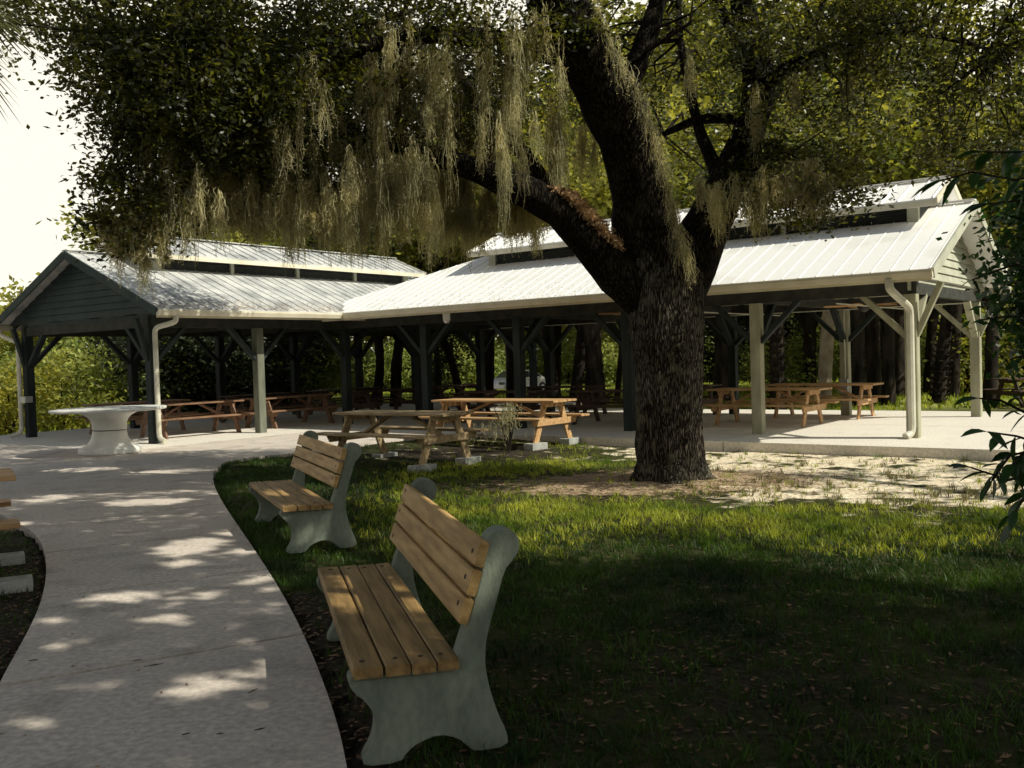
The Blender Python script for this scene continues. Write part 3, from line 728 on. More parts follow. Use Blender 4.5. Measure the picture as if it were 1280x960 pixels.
def block(x, y, z, rz, label, group='concrete blocks under the lawn picnic tables', w=.42, d=.22):
    m = MB(); m.box(-w / 2, w / 2, -d / 2, d / 2, -.03, .095)
    o = m.build('concrete_block', 'block', bevel=.008); o.location = (x, y, z); o.rotation_euler = (0, 0, rz)
    return tag(o, label, 'block', group)
def gzf(x, y): return float(g_z(np.array([x]), np.array([y]))[0])
def lawn_table(x, y, ang, label, mt, L, blab):
    z = gzf(x, y); t = make_table('picnic_table', label, mt, L, 'picnic tables standing on the lawn'); put(t, x, y, z + .095, ang)
    ca, sa = math.cos(ang), math.sin(ang); lx = L / 2 - .29; n = 0
    for sx in (-1, 1):
        for sy in (-1, 1):
            bx_, by_ = sx * lx, sy * .55
            block(x + bx_ * ca - by_ * sa, y + bx_ * sa + by_ * ca, z, ang + random.uniform(-.15, .15) + PI / 2, blab[n]); n += 1
    return t
lawn_table(-1.82, 15.45, angR + .0, 'grey weathered picnic table on lawn blocks behind the farther park bench', 'table_wood_grey', 2.44,
           ['concrete block under grey lawn table, at its near right foot', 'concrete block under grey lawn table, at its back right foot',
            'concrete block under grey lawn table, at its near left foot', 'concrete block under grey lawn table, at its back left foot'])
lawn_table(-.22, 18.45, angR - .02, 'long orange picnic table on blocks in front of pavilion, just left of the oak', 'table_wood', 3.0,
           ['concrete block nearest the oak under the long orange table', 'concrete block under the long orange table, at its sunlit back right foot',
            'concrete block at the near left foot of the long orange table', 'concrete block at the back left foot of the long orange table'])
t = make_table('picnic_table', 'picnic table cut off at the left photo edge, sunlit plank ends beside path', 'table_wood', 2.44, 'picnic tables standing on the lawn')
put(t, -5.09, 7.03, .03, math.atan2(.5, .87))
for k, (q, sy) in enumerate((((1), -1), ((1), 1))):
    ca, sa = math.cos(math.atan2(.5, .87)), math.sin(math.atan2(.5, .87)); bx_, by_ = 1.22 - .13, sy * .55
    block(-5.09 + bx_ * ca - by_ * sa, 7.03 + bx_ * sa + by_ * ca, gzf(-4.3, 7) + .0, .5, ['concrete block under near foot of picnic table at left photo edge', 'concrete block under far foot of picnic table at left photo edge'][k])
gR = 'picnic tables under the right pavilion'; gL = 'picnic tables under the left pavilion'
protoC = make_table('picnic_table', 'sunlit picnic table just right of the oak trunk, nearest the slab edge', 'table_wood', 2.44, gR); put(protoC, 5.38, 20.02, 0, angR)
o = copy_tree(protoC); put(o, 7.07, 21.63, 0, angR); o['label'] = 'picnic table behind the sunlit one, its end sticking out toward the right posts'
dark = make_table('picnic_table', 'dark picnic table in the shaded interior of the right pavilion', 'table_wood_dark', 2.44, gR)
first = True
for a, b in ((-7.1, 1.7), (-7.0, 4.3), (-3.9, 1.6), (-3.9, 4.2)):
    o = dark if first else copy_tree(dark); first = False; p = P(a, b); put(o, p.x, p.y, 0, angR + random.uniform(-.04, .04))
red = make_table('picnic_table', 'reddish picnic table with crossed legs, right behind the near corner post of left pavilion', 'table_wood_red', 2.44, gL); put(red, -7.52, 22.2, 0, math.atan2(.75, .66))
o = copy_tree(red); put(o, -9.35, 23.7, 0, math.atan2(.72, .69)); o['label'] = 'picnic table in left pavilion directly behind the white round table'
o = copy_tree(red); put(o, -5.75, 24.55, 0, angL); o['label'] = 'reddish picnic table behind the second post of the left pavilion'
first = True
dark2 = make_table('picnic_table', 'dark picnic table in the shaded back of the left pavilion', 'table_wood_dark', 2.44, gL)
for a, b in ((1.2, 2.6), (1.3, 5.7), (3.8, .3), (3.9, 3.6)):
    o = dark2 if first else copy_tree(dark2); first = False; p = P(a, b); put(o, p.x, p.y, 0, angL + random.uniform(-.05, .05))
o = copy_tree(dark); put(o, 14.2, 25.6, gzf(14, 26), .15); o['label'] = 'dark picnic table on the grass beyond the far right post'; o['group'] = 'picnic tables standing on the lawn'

# white round pedestal table
t = thing('round_table', 'white round table on a waisted pedestal in front of left pavilion', 'table', (-7.68, 18.1, 0))
m = MB(); m.lathe([(.99, 0), (1.03, .012), (1.04, .035), (1.03, .055), (.4, .062)], 64, (0, 0, .80)); m.build('tabletop', 'white_paint', t, smooth=False)
m = MB(); m.lathe([(.30, .445), (.31, .47), (.31, .56), (.335, .64), (.40, .71), (.50, .765), (.60, .80)], 48); m.build('upper_pedestal', 'white_paint', t, smooth=True)
m = MB(); m.lathe([(.56, 0), (.57, .02), (.57, .085), (.55, .115), (.46, .15), (.37, .22), (.325, .30), (.31, .38), (.30, .43)], 48); m.build('lower_pedestal', 'white_paint', t, smooth=True)
m = MB(); m.lathe([(.285, .43), (.285, .445)], 40); m.build('joint_band', 'rubber', t)

# ------------------------------------------------------------------ car
def make_car(loc, rz):
    t = thing('parked_car', 'white car parked far behind the right pavilion', 'car', loc, rz)
    prof = [(-2.2, .35), (-2.25, .62), (-2.1, .86), (-1.55, .93), (-.75, 1.38), (.35, 1.40), (1.05, .97), (1.95, .84), (2.2, .66), (2.22, .35)]
    k = len(prof); m = MB(); vs = []
    for y, inset in ((-.86, 0), (.86, 0)):
        for x, z in prof:
            yy = y * (1 - .16 * max(0, (z - .93) / .47)); vs.append((x, yy, z))
    m.add(vs, [tuple(range(k)), tuple(range(k, 2 * k))[::-1]] + [(i, (i + 1) % k, k + (i + 1) % k, k + i) for i in range(k)])
    m.build('body', 'car_paint', t, bevel=.05)
    for s in (-1, 1):
        m = MB()
        for a in ([(-1.3, .98), (-.78, 1.32), (-.28, 1.335), (-.28, .98)], [(-.2, .98), (-.2, 1.335), (.3, 1.335), (.85, .98)]):
            m.prism([(x, s * (.875 - .86 * .16 * max(0, (z - .93) / .47)), z) for x, z in a], (0, -s * .02, 0))
        m.build('side_window', 'glass_dark', t)
    m = MB(); m.add([(.42, -.66, 1.37), (.42, .66, 1.37), (1.05, .76, 1.0), (1.05, -.76, 1.0)], [(0, 1, 2, 3)]); m.build('windscreen', 'glass_dark', t)
    m = MB(); m.add([(-.82, -.66, 1.36), (-.82, .66, 1.36), (-1.5, .76, .985), (-1.5, -.76, .985)], [(0, 1, 2, 3)]); m.build('rear_window', 'glass_dark', t)
    for x in (-1.35, 1.35):
        for s in (-1, 1):
            wh = thing_part('wheel', t); 
            m = MB(); m.tube([(x, s * .70, .32), (x, s * .89, .32)], .32, 20); m.build('tyre', 'rubber', wh)
            m = MB(); m.tube([(x, s * .88, .32), (x, s * .90, .32)], .19, 14); m.build('rim', 'steel', wh)
    for s in (-1, 1):
        m = MB(); m.box(2.12, 2.235, s * .62 - .17, s * .62 + .17, .62, .76); m.build('headlight', 'glass_dark', t)
        m = MB(); m.box(-2.27, -2.15, s * .64 - .16, s * .64 + .16, .64, .78); m.build('tail_light', 'red_lens', t)
    return t
def thing_part(name, parent):
    o = bpy.data.objects.new(name, None); COL.objects.link(o); o.parent = parent; return o
p = survey(646, 480, 50.5); make_car((p.x, 50.5, -.355), R(-128)).scale = (.9, .9, .88)

# sun flecks: spots to light by removing crown leaves along the sun's direction (ground x, y, half sizes)
FLECKS = []
for px, py, wx, wy in ((242, 858, 52, 17), (30, 908, 45, 13), (125, 856, 26, 6), (150, 745, 62, 8), (255, 745, 26, 5), (238, 683, 48, 15), (222, 704, 34, 6), (180, 628, 62, 5), (228, 612, 40, 4), (60, 622, 26, 4), (135, 600, 55, 4), (300, 690, 18, 5),
                       (330, 725, 32, 6), (345, 757, 16, 6), (205, 775, 36, 6), (60, 775, 26, 6), (75, 808, 30, 5), (20, 655, 20, 4), (100, 587, 50, 3), (210, 590, 60, 3), (60, 570, 40, 3), (330, 577, 40, 3), (340, 606, 50, 5), (560, 612, 50, 6), (630, 640, 46, 8),
                       (700, 600, 50, 5), (520, 640, 30, 5), (430, 690, 36, 5), (400, 700, 30, 4), (690, 655, 60, 8), (780, 670, 46, 8), (300, 590, 30, 5), (350, 600, 14, 6), (395, 605, 10, 5), (620, 612, 40, 6), (770, 640, 50, 6)):
    p = survey(px, py, 5); q = survey(px + wx, py, 5); r_ = survey(px, py + wy, 5); O = Vector((0, 0, EYE))
    f_ = lambda v: O + (v - O) * (EYE / (EYE - v.z))
    p, q, r_ = f_(p), f_(q), f_(r_); FLECKS.append((p.x, p.y, abs(q.x - p.x) * .85, min(abs(r_.y - p.y), .8) * .85))
# places higher up lit by removing leaves on their sun line: moss, fern, bark, bench back
BEAMS = [(tuple(survey(a, b_, Y)), r_) for a, b_, Y, r_ in ((330, 300, 11.6, .35), (385, 315, 11.7, .4), (440, 325, 11.8, .4), (450, 285, 11.7, .35), (505, 300, 11.8, .4), (545, 320, 11.9, .4), (605, 300, 11.9, .35), (640, 285, 11.8, .3), (700, 215, 11.8, .4),
  (480, 245, 11.5, .3), (430, 175, 11.3, .3), (190, 250, 10.4, .35), (175, 340, 10.4, .3), (1012, 250, 11.9, .4), (945, 270, 12.1, .35), (904, 275, 12.3, .3), (715, 285, 12, .45), (868, 560, 12.3, .28), (866, 470, 12.3, .22), (875, 505, 12.3, .2), (825, 230, 12, .25),
  (545, 680, 4.7, .30), (520, 640, 5.1, .18), (400, 585, 8.8, .3), (350, 615, 8.8, .22), (430, 650, 8.1, .2), (600, 740, 3.9, .12))]
_rg = random.Random(3)
BEAMS += [(tuple(survey(_rg.uniform(110, 620), _rg.uniform(10, 250), _rg.uniform(10.4, 12))), _rg.uniform(.12, .26)) for _ in range(18)]
BEAMS += [(tuple(survey(_rg.uniform(900, 1260), _rg.uniform(10, 280), _rg.uniform(10.8, 12.6))), _rg.uniform(.25, .5)) for _ in range(22)]
def open_beams(pts):
    keep = np.ones(len(pts), bool); sv = np.array(tuple(SUN))
    for c_, r_ in BEAMS:
        w_ = pts - np.array(c_); t_ = w_ @ sv; d = np.linalg.norm(w_ - t_[:, None] * sv, axis=1); keep &= ~((d < r_) & (t_ > .6))
    return pts[keep]
def open_gaps(pts, per, off=0.0):
    gx_ = pts[:, 0] - SUN.x / SUN.z * (pts[:, 2] - off); gy_ = pts[:, 1] - SUN.y / SUN.z * (pts[:, 2] - off); keep = np.ones(len(pts), bool)
    for x, y, rx, ry in FLECKS: keep &= ((gx_ - x) / (rx + .05)) ** 2 + ((gy_ - y) / (ry + .05)) ** 2 > 1
    return pts[keep]
# ------------------------------------------------------------------ trees
def limb_mesh(mb, pts, n=12):
    """pts: (px, py, Y, width px) -> tapered bent tube, Catmull-Rom smoothed, slightly knotty"""
    Q = [(survey(a, b_, Y), wd * Y / F_PX / 2) for a, b_, Y, wd in pts]
    return tube_smooth(mb, Q, n)
def tube_smooth(mb, Q, n=10, knot=.07):
    P_ = [q[0] for q in Q]; Rr = [q[1] for q in Q]; out_p = []; out_r = []
    for i in range(len(P_) - 1):
        p0 = P_[max(i - 1, 0)]; p1 = P_[i]; p2 = P_[i + 1]; p3 = P_[min(i + 2, len(P_) - 1)]
        st = max(2, int((p2 - p1).length / .18)); st = min(st, 14)
        for k in range(st):
            t = k / st
            q = .5 * ((2 * p1) + (p2 - p0) * t + (2 * p0 - 5 * p1 + 4 * p2 - p3) * t * t + (3 * p1 - p0 - 3 * p2 + p3) * t ** 3)
            out_p.append(q); out_r.append((Rr[i] * (1 - t) + Rr[i + 1] * t) * (1 + random.uniform(-knot, knot)))
    out_p.append(P_[-1]); out_r.append(Rr[-1])
    mb.tube(out_p, out_r, n); return out_p
def roughen(ob, strength, size, stretch=1.0):
    tx = bpy.data.textures.new('bark_relief', 'CLOUDS'); tx.noise_scale = size; tx.noise_depth = 3
    d = ob.modifiers.new('relief', 'DISPLACE'); d.texture = tx; d.strength = strength; d.mid_level = .5; d.texture_coords = 'LOCAL'

# --- the big live oak
OAK = thing('live_oak', 'big moss hung live oak with forked furrowed trunk in the middle', 'tree', (2.0, 12.65, -.12))
oo = OAK.location.copy()
# trunk: ring stack with root flare and vertical ribs
mb = MB()
trunk_ax = [(838, 608, 12.65, 122), (836, 597, 12.65, 96), (836, 575, 12.65, 84), (834, 530, 12.65, 80), (833, 470, 12.65, 82), (831, 420, 12.6, 88), (829, 380, 12.6, 93), (828, 345, 12.6, 95), (824, 315, 12.6, 86), (812, 285, 12.55, 78)]
n = 40; rows = []
Qx = [(survey(a, b_, Y), wd * Y / F_PX / 2) for a, b_, Y, wd in trunk_ax]
ax = []; 
for i in range(len(Qx) - 1):
    for k in range(7): t = k / 7; ax.append((Qx[i][0].lerp(Qx[i + 1][0], t), Qx[i][1] * (1 - t) + Qx[i + 1][1] * t))
ax.append(Qx[-1]); vs = []
ax = [(Vector((ax[0][0].x, ax[0][0].y, -.35)), ax[0][1] * 1.12)] + ax
ph = [random.uniform(0, 6.28) for _ in range(6)]
for i, (c_, r_) in enumerate(ax):
    for k in range(n):
        a = 2 * PI * k / n; h = c_.z
        rr = r_ * (1 + .05 * math.sin(3 * a + ph[0] + h * .5) + .035 * math.sin(7 * a + ph[1] + h) + .02 * math.sin(13 * a + ph[2] + h * 2) + (.22 * max(0, 1 - (h + .2) / .45) * math.sin(5 * a + ph[3])))
        vs.append((c_.x + rr * math.cos(a), c_.y + rr * math.sin(a), h))
mb.add(vs, [(i * n + k, i * n + (k + 1) % n, (i + 1) * n + (k + 1) % n, (i + 1) * n + k) for i in range(len(ax) - 1) for k in range(n)] + [tuple(range((len(ax) - 1) * n, len(ax) * n))])
limbs = {
 'left': [(822, 385, 12.6, 60), (782, 355, 12.4, 58), (748, 318, 12.2, 54), (715, 280, 12.0, 50), (682, 252, 11.8, 48), (640, 232, 11.7, 42), (600, 214, 11.7, 36), (560, 200, 11.8, 30), (505, 184, 12, 24), (440, 178, 12.2, 18), (370, 190, 12.4, 12)],
 'leader': [(822, 340, 12.6, 90), (806, 285, 12.5, 80), (798, 230, 12.3, 74), (782, 170, 12.1, 72), (756, 110, 11.9, 74), (724, 55, 11.7, 78), (694, 0, 11.5, 72), (668, -55, 11.3, 60), (640, -130, 11.2, 44)],
 'right': [(838, 390, 12.65, 76), (862, 330, 12.7, 66), (884, 280, 12.8, 60), (904, 240, 12.9, 52), (926, 190, 13, 42), (944, 140, 13.1, 38), (948, 90, 13.1, 38), (934, 40, 13.1, 34), (925, -20, 13.1, 30), (915, -90, 13, 24)],
 'across': [(756, 95, 11.9, 50), (715, 70, 11.7, 40), (660, 58, 11.5, 34), (600, 48, 11.4, 30), (550, 43, 11.3, 26), (490, 50, 11.2, 22), (420, 68, 11.1, 18), (340, 80, 11, 14), (250, 95, 10.9, 9), (180, 120, 10.8, 6)],
 'slant': [(688, 250, 11.8, 30), (665, 205, 12.0, 22), (630, 165, 12.2, 20), (598, 128, 12.3, 18), (570, 90, 12.4, 16), (540, 60, 12.5, 12), (500, 20, 12.6, 9)],
 'r1': [(950, 120, 13.1, 22), (972, 92, 12.8, 17), (1010, 70, 12.5, 13), (1060, 52, 12.2, 11), (1120, 40, 12, 9), (1180, 48, 11.8, 7), (1240, 62, 11.6, 5)],
 'r2': [(948, 125, 13.1, 16), (985, 80, 13, 11), (1010, 45, 13, 9), (1028, 5, 13, 7), (1040, -40, 13, 5)],
 'r3': [(935, 165, 13.1, 20), (972, 95, 13.4, 12), (1030, 75, 13.6, 9), (1090, 20, 13.8, 6)],
 'mid': [(905, 235, 12.9, 24), (875, 165, 13.3, 16), (862, 110, 13.6, 12), (850, 50, 13.8, 10), (848, -10, 14, 8)],
 'arch': [(945, 150, 13.1, 18), (905, 148, 13.3, 15), (865, 152, 13.5, 12), (830, 168, 13.8, 8)],
 'm2': [(930, 60, 13.1, 20), (905, 20, 13, 15), (885, -30, 12.9, 10)],
 'up': [(770, 140, 12, 40), (800, 70, 12.3, 30), (820, 10, 12.5, 26), (838, -60, 12.8, 20)],
 'lback': [(700, 262, 11.9, 34), (640, 215, 13, 26), (560, 160, 14.6, 20), (480, 130, 16, 14), (410, 120, 17, 9)],
}
samples = []
lm_ = MB()
for k_, pts in limbs.items():
    if pts[0][3] < 70: pts = [(a, b_, c_, d * (.88 if i else 1)) for i, (a, b_, c_, d) in enumerate(pts)]
    op = limb_mesh(lm_, pts, 14 if pts[0][3] > 40 else 9)
    samples += op[len(op) // 4:]
trunk = mb.build('trunk', 'bark', OAK, oo, smooth=True)
roughen(trunk, .055, .10)
lo_ = lm_.build('limbs', 'bark_limb_shaded', OAK, oo, smooth=True); roughen(lo_, .05, .10)

def E_(px, py, Y, rx, ry, rY, n): p = survey(px, py, Y); s_ = Y / F_PX; return (p.x, p.y, p.z, rx * s_, rY, ry * s_, n)
ell = [E_(245, 110, 11, 125, 130, 1.9, 520), E_(165, 255, 10.5, 52, 66, .7, 100), E_(140, 110, 11.5, 40, 90, 1.2, 80), E_(370, 130, 12, 170, 130, 1.9, 520), E_(520, 110, 13, 170, 130, 2, 430), E_(300, 215, 12, 110, 60, .8, 120), E_(60, 20, 11, 60, 30, 1, 30),
       E_(300, 250, 16.5, 90, 45, 1.3, 80), E_(430, 230, 15, 150, 90, 1.6, 170), E_(720, 60, 14.2, 200, 110, 1.6, 150), E_(880, 110, 14.6, 170, 150, 1.2, 120),
       E_(1000, 232, 12.4, 95, 50, .8, 120), E_(1010, 120, 12.8, 120, 110, 1.3, 130), E_(1170, 30, 11.4, 150, 62, 1.6, 170), E_(1230, 150, 11.2, 80, 85, 1.1, 90), E_(1010, 20, 11.5, 150, 40, 1.5, 90), E_(640, 20, 11, 120, 60, 1.0, 60)]
cc, lp = clusters(ell, RNG, leaves=46, spread=.27)
lp = open_gaps(lp, 46)
V, Fq = leaf_quads(lp, .078, .038, RNG, flat=.45)
# upper crown above
ell2 = [(-2.8, 12.5, 8.0, 4.2, 3.6, 1.7, 380), (1.5, 11.8, 8.6, 4.0, 3.0, 1.7, 300), (5.2, 10.6, 7.9, 2.6, 2.4, 1.4, 130), (-6.2, 13.5, 7.2, 2.2, 2.6, 1.4, 120), (-3.9, 18.2, 7.0, 2.4, 1.6, .8, 230), (-.5, 8.0, 7.6, 3.4, 2.4, 1.2, 240)]
c2, lp2 = clusters(ell2, RNG, leaves=34, spread=.5); lp2 = open_beams(open_gaps(lp2, 34))
V2, F2 = leaf_quads(lp2, .12, .06, RNG, flat=.5)
Vc = np.concatenate([V, V2]); Fc = np.concatenate([Fq, F2 + len(V)])
np_mesh('crown', Vc, Fc, 'oak_leaf', OAK, origin=tuple(oo))
# twigs joining limbs to the leaf clusters
S = np.array([tuple(p) for p in samples]); mb = MB()
pick = RNG.choice(len(cc), 700, replace=False)
for i in pick:
    c_ = cc[i]; d = np.linalg.norm(S - c_, axis=1); j = int(np.argmin(d))
    if d[j] > 3.6 or d[j] < .3: continue
    a = Vector(S[j]); b_ = Vector(c_); L_ = (b_ - a).length
    m1 = a.lerp(b_, .35) + Vector(RNG.normal(size=3)) * .09 * L_ + Vector((0, 0, .08 * L_)); m2 = a.lerp(b_, .7) + Vector(RNG.normal(size=3)) * .09 * L_ + Vector((0, 0, .06 * L_))
    mb.tube([a, m1, m2, b_], [.012 + .008 * L_, .011 + .004 * L_, .009, .004], 5)
mb.build('twigs', 'bark_dark', OAK, oo)['kind'] = 'stuff'

# --- Spanish moss
def strands(starts, lengths, rng, wid=.007, curls=5, seg=10, drift=.0):
    """hanging wiggly ribbons; starts (n,3), lengths (n,)"""
    n = len(starts); t = np.linspace(0, 1, seg + 1)
    az = rng.uniform(0, 2 * PI, n); side = np.stack([np.cos(az), np.sin(az), np.zeros(n)], 1)
    walk = rng.normal(size=(n, seg + 1, 3)) * .0105; walk[:, 1:] += walk[:, :-1] * .5; walk[:, :, 2] *= .3; walk = np.cumsum(walk, 1); walk[:, 0] = 0
    ctr = starts[:, None, :] + walk; ctr[:, :, 2] -= (t[None, :] * lengths[:, None])
    wv = wid * (1 - .55 * t)[None, :, None] * rng.uniform(.6, 1.3, n)[:, None, None]
    Lp = ctr - side[:, None, :] * wv / 2; Rp = ctr + side[:, None, :] * wv / 2
    V = np.stack([Lp, Rp], 2).reshape(-1, 3); b_ = (np.arange(n) * (seg + 1) * 2)[:, None] + np.arange(seg)[None, :] * 2
    F = np.stack([b_, b_ + 1, b_ + 3, b_ + 2], -1).reshape(-1, 4)
    # curls
    k = n * curls; si = rng.integers(0, n, k); sj = rng.integers(1, seg + 1, k); p = ctr[si, sj]
    d = rng.normal(size=(k, 3)); d[:, 2] = d[:, 2] * .6 - .35; d /= np.linalg.norm(d, axis=1)[:, None]
    ln = rng.uniform(.02, .075, k)[:, None]; s_ = np.cross(d, rng.normal(size=(k, 3))); s_ /= np.linalg.norm(s_, axis=1)[:, None]
    q1 = p + d * ln * .5 + s_ * .006; q2 = p + d * ln
    wc = wid * .32
    V2 = np.stack([p - s_ * wc, p + s_ * wc, q1 + s_ * wc, q1 - s_ * wc, q2], 1).reshape(-1, 3); b2 = np.arange(k) * 5 + len(V)
    F2 = np.stack([b2, b2 + 1, b2 + 2, b2 + 3], -1); 
    return np.concatenate([V, V2]), np.concatenate([F, F2])
def festoon_pts(px, py0, py1, Y, wpx, n, rng, bundles=3):
    """a clump whose strands start in a rounded mass and taper to a tip"""
    a = survey(px, py0, Y); L_ = (py1 - py0) * Y / F_PX; r = wpx * Y / F_PX / 2
    S_ = []; Ln = []
    for _ in range(bundles):
        cx, cy = rng.normal(size=2) * r * .45; bl = L_ * rng.uniform(.72, 1.0); k = n // bundles
        rad = np.abs(rng.normal(size=k)) * r * .42; an = rng.uniform(0, 2 * PI, k); dz = rng.uniform(0, .55, k) ** 1.2 * bl
        S_.append(np.stack([a.x + cx + rad * np.cos(an) * (1 - .6 * dz / bl), a.y + cy * .6 + rad * np.sin(an) * (1 - .6 * dz / bl), a.z - dz], 1))
        Ln.append(np.clip((bl - dz) * rng.uniform(.35, 1.0, k) * (1 - .45 * rad / (r + 1e-6)), .06, None))
    return np.concatenate(S_), np.concatenate(Ln)
named = [
 (190, 163, 345, 10.4, 20, 200, 'long thin moss strand hanging past the left end of the crown'),
 (176, 290, 392, 10.4, 12, 90, 'moss tuft dangling lowest in front of the left roof'),
 (150, 282, 372, 10.3, 12, 80, 'short moss tuft left of the lowest one, over the left gable roof'),
 (204, 280, 345, 10.5, 12, 80, 'wispy moss tail right beside the lowest tuft over the left roof'),
 (420, 128, 232, 11.3, 16, 150, 'pale moss clump standing out high in the dark left crown'),
 (242, 145, 255, 11, 14, 120, 'pale brown moss clump high on the left of the crown'),
 (697, 140, 292, 11.8, 34, 480, 'thick sunlit moss beard hanging just above the fern covered limb'),
 (728, 150, 250, 12.4, 30, 200, 'brownish moss veil between the left limb and the leader'),
 (904, 226, 318, 12.3, 26, 330, 'moss beard left of three under the right limb, over the roof'),
 (945, 222, 312, 12.1, 22, 300, 'middle moss beard of three under the right limb'),
 (1012, 196, 306, 11.9, 26, 380, 'rightmost moss beard hanging over the bright right roof'),
 (975, 200, 252, 12.1, 34, 220, 'short moss clump beneath the right limb leaves'),
 (945, 105, 225, 12.4, 12, 120, 'thin moss streamer along the upright right limb'),
]
for i, (px, y0, y1, Y, wpx, n, lab) in enumerate(named):
    S_, Ln = festoon_pts(px, y0, y1, Y, wpx, n, RNG)
    V, Fq = strands(S_, Ln, RNG, wid=.0085, curls=6); org = survey(px, y0, Y)
    tag(np_mesh('spanish_moss', V, Fq, 'moss', loc=tuple(org), origin=tuple(org)), lab, 'moss', 'spanish moss hanging in the oak')
# long rope of moss beside the leader
rp = [(744, 0, 11.2), (768, 60, 11.4), (800, 118, 11.6), (818, 165, 11.7), (832, 215, 11.8), (842, 262, 11.9), (852, 300, 12), (862, 330, 12)]
S_ = []; Ln = []
for (a, b_, c_), (d, e, f) in zip(rp[:-1], rp[1:]):
    p, q = survey(a, b_, c_), survey(d, e, f)
    for _ in range(70):
        t = random.random(); s_ = p.lerp(q, t); S_.append((s_.x + random.gauss(0, .035), s_.y + random.gauss(0, .05), s_.z + .05)); Ln.append(random.uniform(.12, .42))
V, Fq = strands(np.array(S_), np.array(Ln), RNG, wid=.008, curls=6); org = survey(744, 0, 11.2)
tag(np_mesh('spanish_moss', V, Fq, 'moss', loc=tuple(org), origin=tuple(org)), 'long slanting rope of moss beside the main leader of the oak', 'moss', 'spanish moss hanging in the oak')
# the curtain
S_ = []; Ln = []
def bundle(px, y0, y1, Y, wpx, n):
    a, b_ = festoon_pts(px, y0, y1, Y, wpx, n, RNG, 2); S_.append(a); Ln.append(b_)
centres = []
for i in range(38):
    cx = 225 + 440 * ((i + random.random()) / 38); lowest = 374 - abs(cx - 420) * .10 + random.uniform(-66, 10)
    centres.append((cx, min(lowest, 346 if cx > 560 else 378)))
for _ in range(300):
    cx, lowest = random.choice(centres); px = cx + random.gauss(0, 3.0)
    top = random.uniform(160, 265); Yd = random.uniform(12.2, 13.0) if cx > 555 else random.uniform(11.0, 12.6)
    bundle(px, top + (30 if cx > 600 else 0), lowest - abs(random.gauss(0, 26)), Yd, random.uniform(8, 17), random.randint(36, 62))
for _ in range(30):
    px = random.uniform(455, 560); top = random.uniform(20, 110); bundle(px, top, top + random.uniform(90, 190), random.uniform(10.9, 11.8), random.uniform(8, 16), 44)
for _ in range(64):
    px = random.uniform(180, 700); top = random.uniform(0, 190); bundle(px, top, top + random.uniform(60, 150), random.uniform(10.4, 12.5), random.uniform(7, 13), 34)
for _ in range(14):
    px = random.uniform(590, 690); top = random.uniform(0, 60); bundle(px, top, top + random.uniform(90, 180), random.uniform(10.9, 11.3), random.uniform(7, 13), 34)
for _ in range(14):
    px = random.uniform(600, 680); bundle(px, random.uniform(225, 250), random.uniform(290, 335), random.uniform(12.2, 12.8), 12, 46)
for px, a, b_ in ((128, 250, 330), (138, 265, 352), (150, 240, 318), (165, 255, 362), (182, 230, 340), (196, 250, 372), (214, 220, 330), (232, 240, 352), (250, 200, 318), (268, 235, 345),
                  (880, 215, 275), (893, 228, 300), (918, 215, 302), (932, 230, 296), (958, 205, 285), (968, 215, 270), (990, 210, 268), (1000, 200, 290), (1022, 205, 296), (1032, 215, 262), (860, 60, 150), (1060, 90, 150), (990, 90, 160)):
    bundle(px, a, b_, 10.3 if px < 300 else 11.9, random.uniform(9, 15), 60)
S_ = np.concatenate(S_); Ln = np.concatenate(Ln)
V, Fq = strands(S_, Ln, RNG, wid=.0095, curls=8)
tag(np_mesh('moss_curtain', V, Fq, 'moss'), 'dense grey brown moss curtain hanging under the left crown of the oak', 'moss', kind='stuff')

# dead resurrection fern on the left limb
fc = []
for (a, b_, c_, d) in limbs['left'][1:5]:
    pass
for _ in range(4200):
    t = random.random() ** .9; i = 1.7 + t * 2.0; k = int(i); f = i - k; A_, B_ = limbs['left'][k], limbs['left'][k + 1]
    q = survey(A_[0] * (1 - f) + B_[0] * f, A_[1] * (1 - f) + B_[1] * f, A_[2] * (1 - f) + B_[2] * f); rr = (A_[3] * (1 - f) + B_[3] * f) * 12 / F_PX / 2
    an = random.uniform(0, 2 * PI); fc.append((q.x + rr * 1.02 * math.cos(an) * .8, q.y + rr * math.sin(an), q.z + rr * 1.12 * abs(math.cos(an * .7)) * .9 - .02))
V, Fq = leaf_quads(np.array(fc), .075, .03, RNG, flat=.1); org = survey(715, 280, 12)
tag(np_mesh('resurrection_fern', V, Fq, 'fern_dead', loc=tuple(org), origin=tuple(org)), 'curled brown fern growing on the left limb of the oak', 'fern')

# --- background trees
def crown_mesh(name, rx, ry, rz, n, leaves, size, m, seed, spread=.75):
    rng = np.random.default_rng(seed)
    lob = []
    for _ in range(9):
        d = rand_dirs(1, rng)[0]; lob.append((d[0] * rx * .55, d[1] * ry * .55, d[2] * rz * .5, rx * .5, ry * .5, rz * .42, n // 9))
    _, pts = clusters(lob, rng, leaves=leaves, spread=spread)
    V, Fq = leaf_quads(pts, size, size * .5, rng, flat=.4)
    me = np_mesh(name, V, Fq, m); d = me.data; bpy.data.objects.remove(me); return d
CR = [crown_mesh('crown', 3.6, 3.6, 2.6, 200, 34, .24, 'far_leaf', 21), crown_mesh('crown', 2.6, 2.6, 2.6, 150, 34, .22, 'far_leaf', 22), crown_mesh('crown', 4.4, 4.0, 2.4, 240, 34, .26, 'far_leaf', 23),
      crown_mesh('crown', 1.9, 1.7, 1.4, 110, 34, .15, 'far_leaf', 24, .5)]
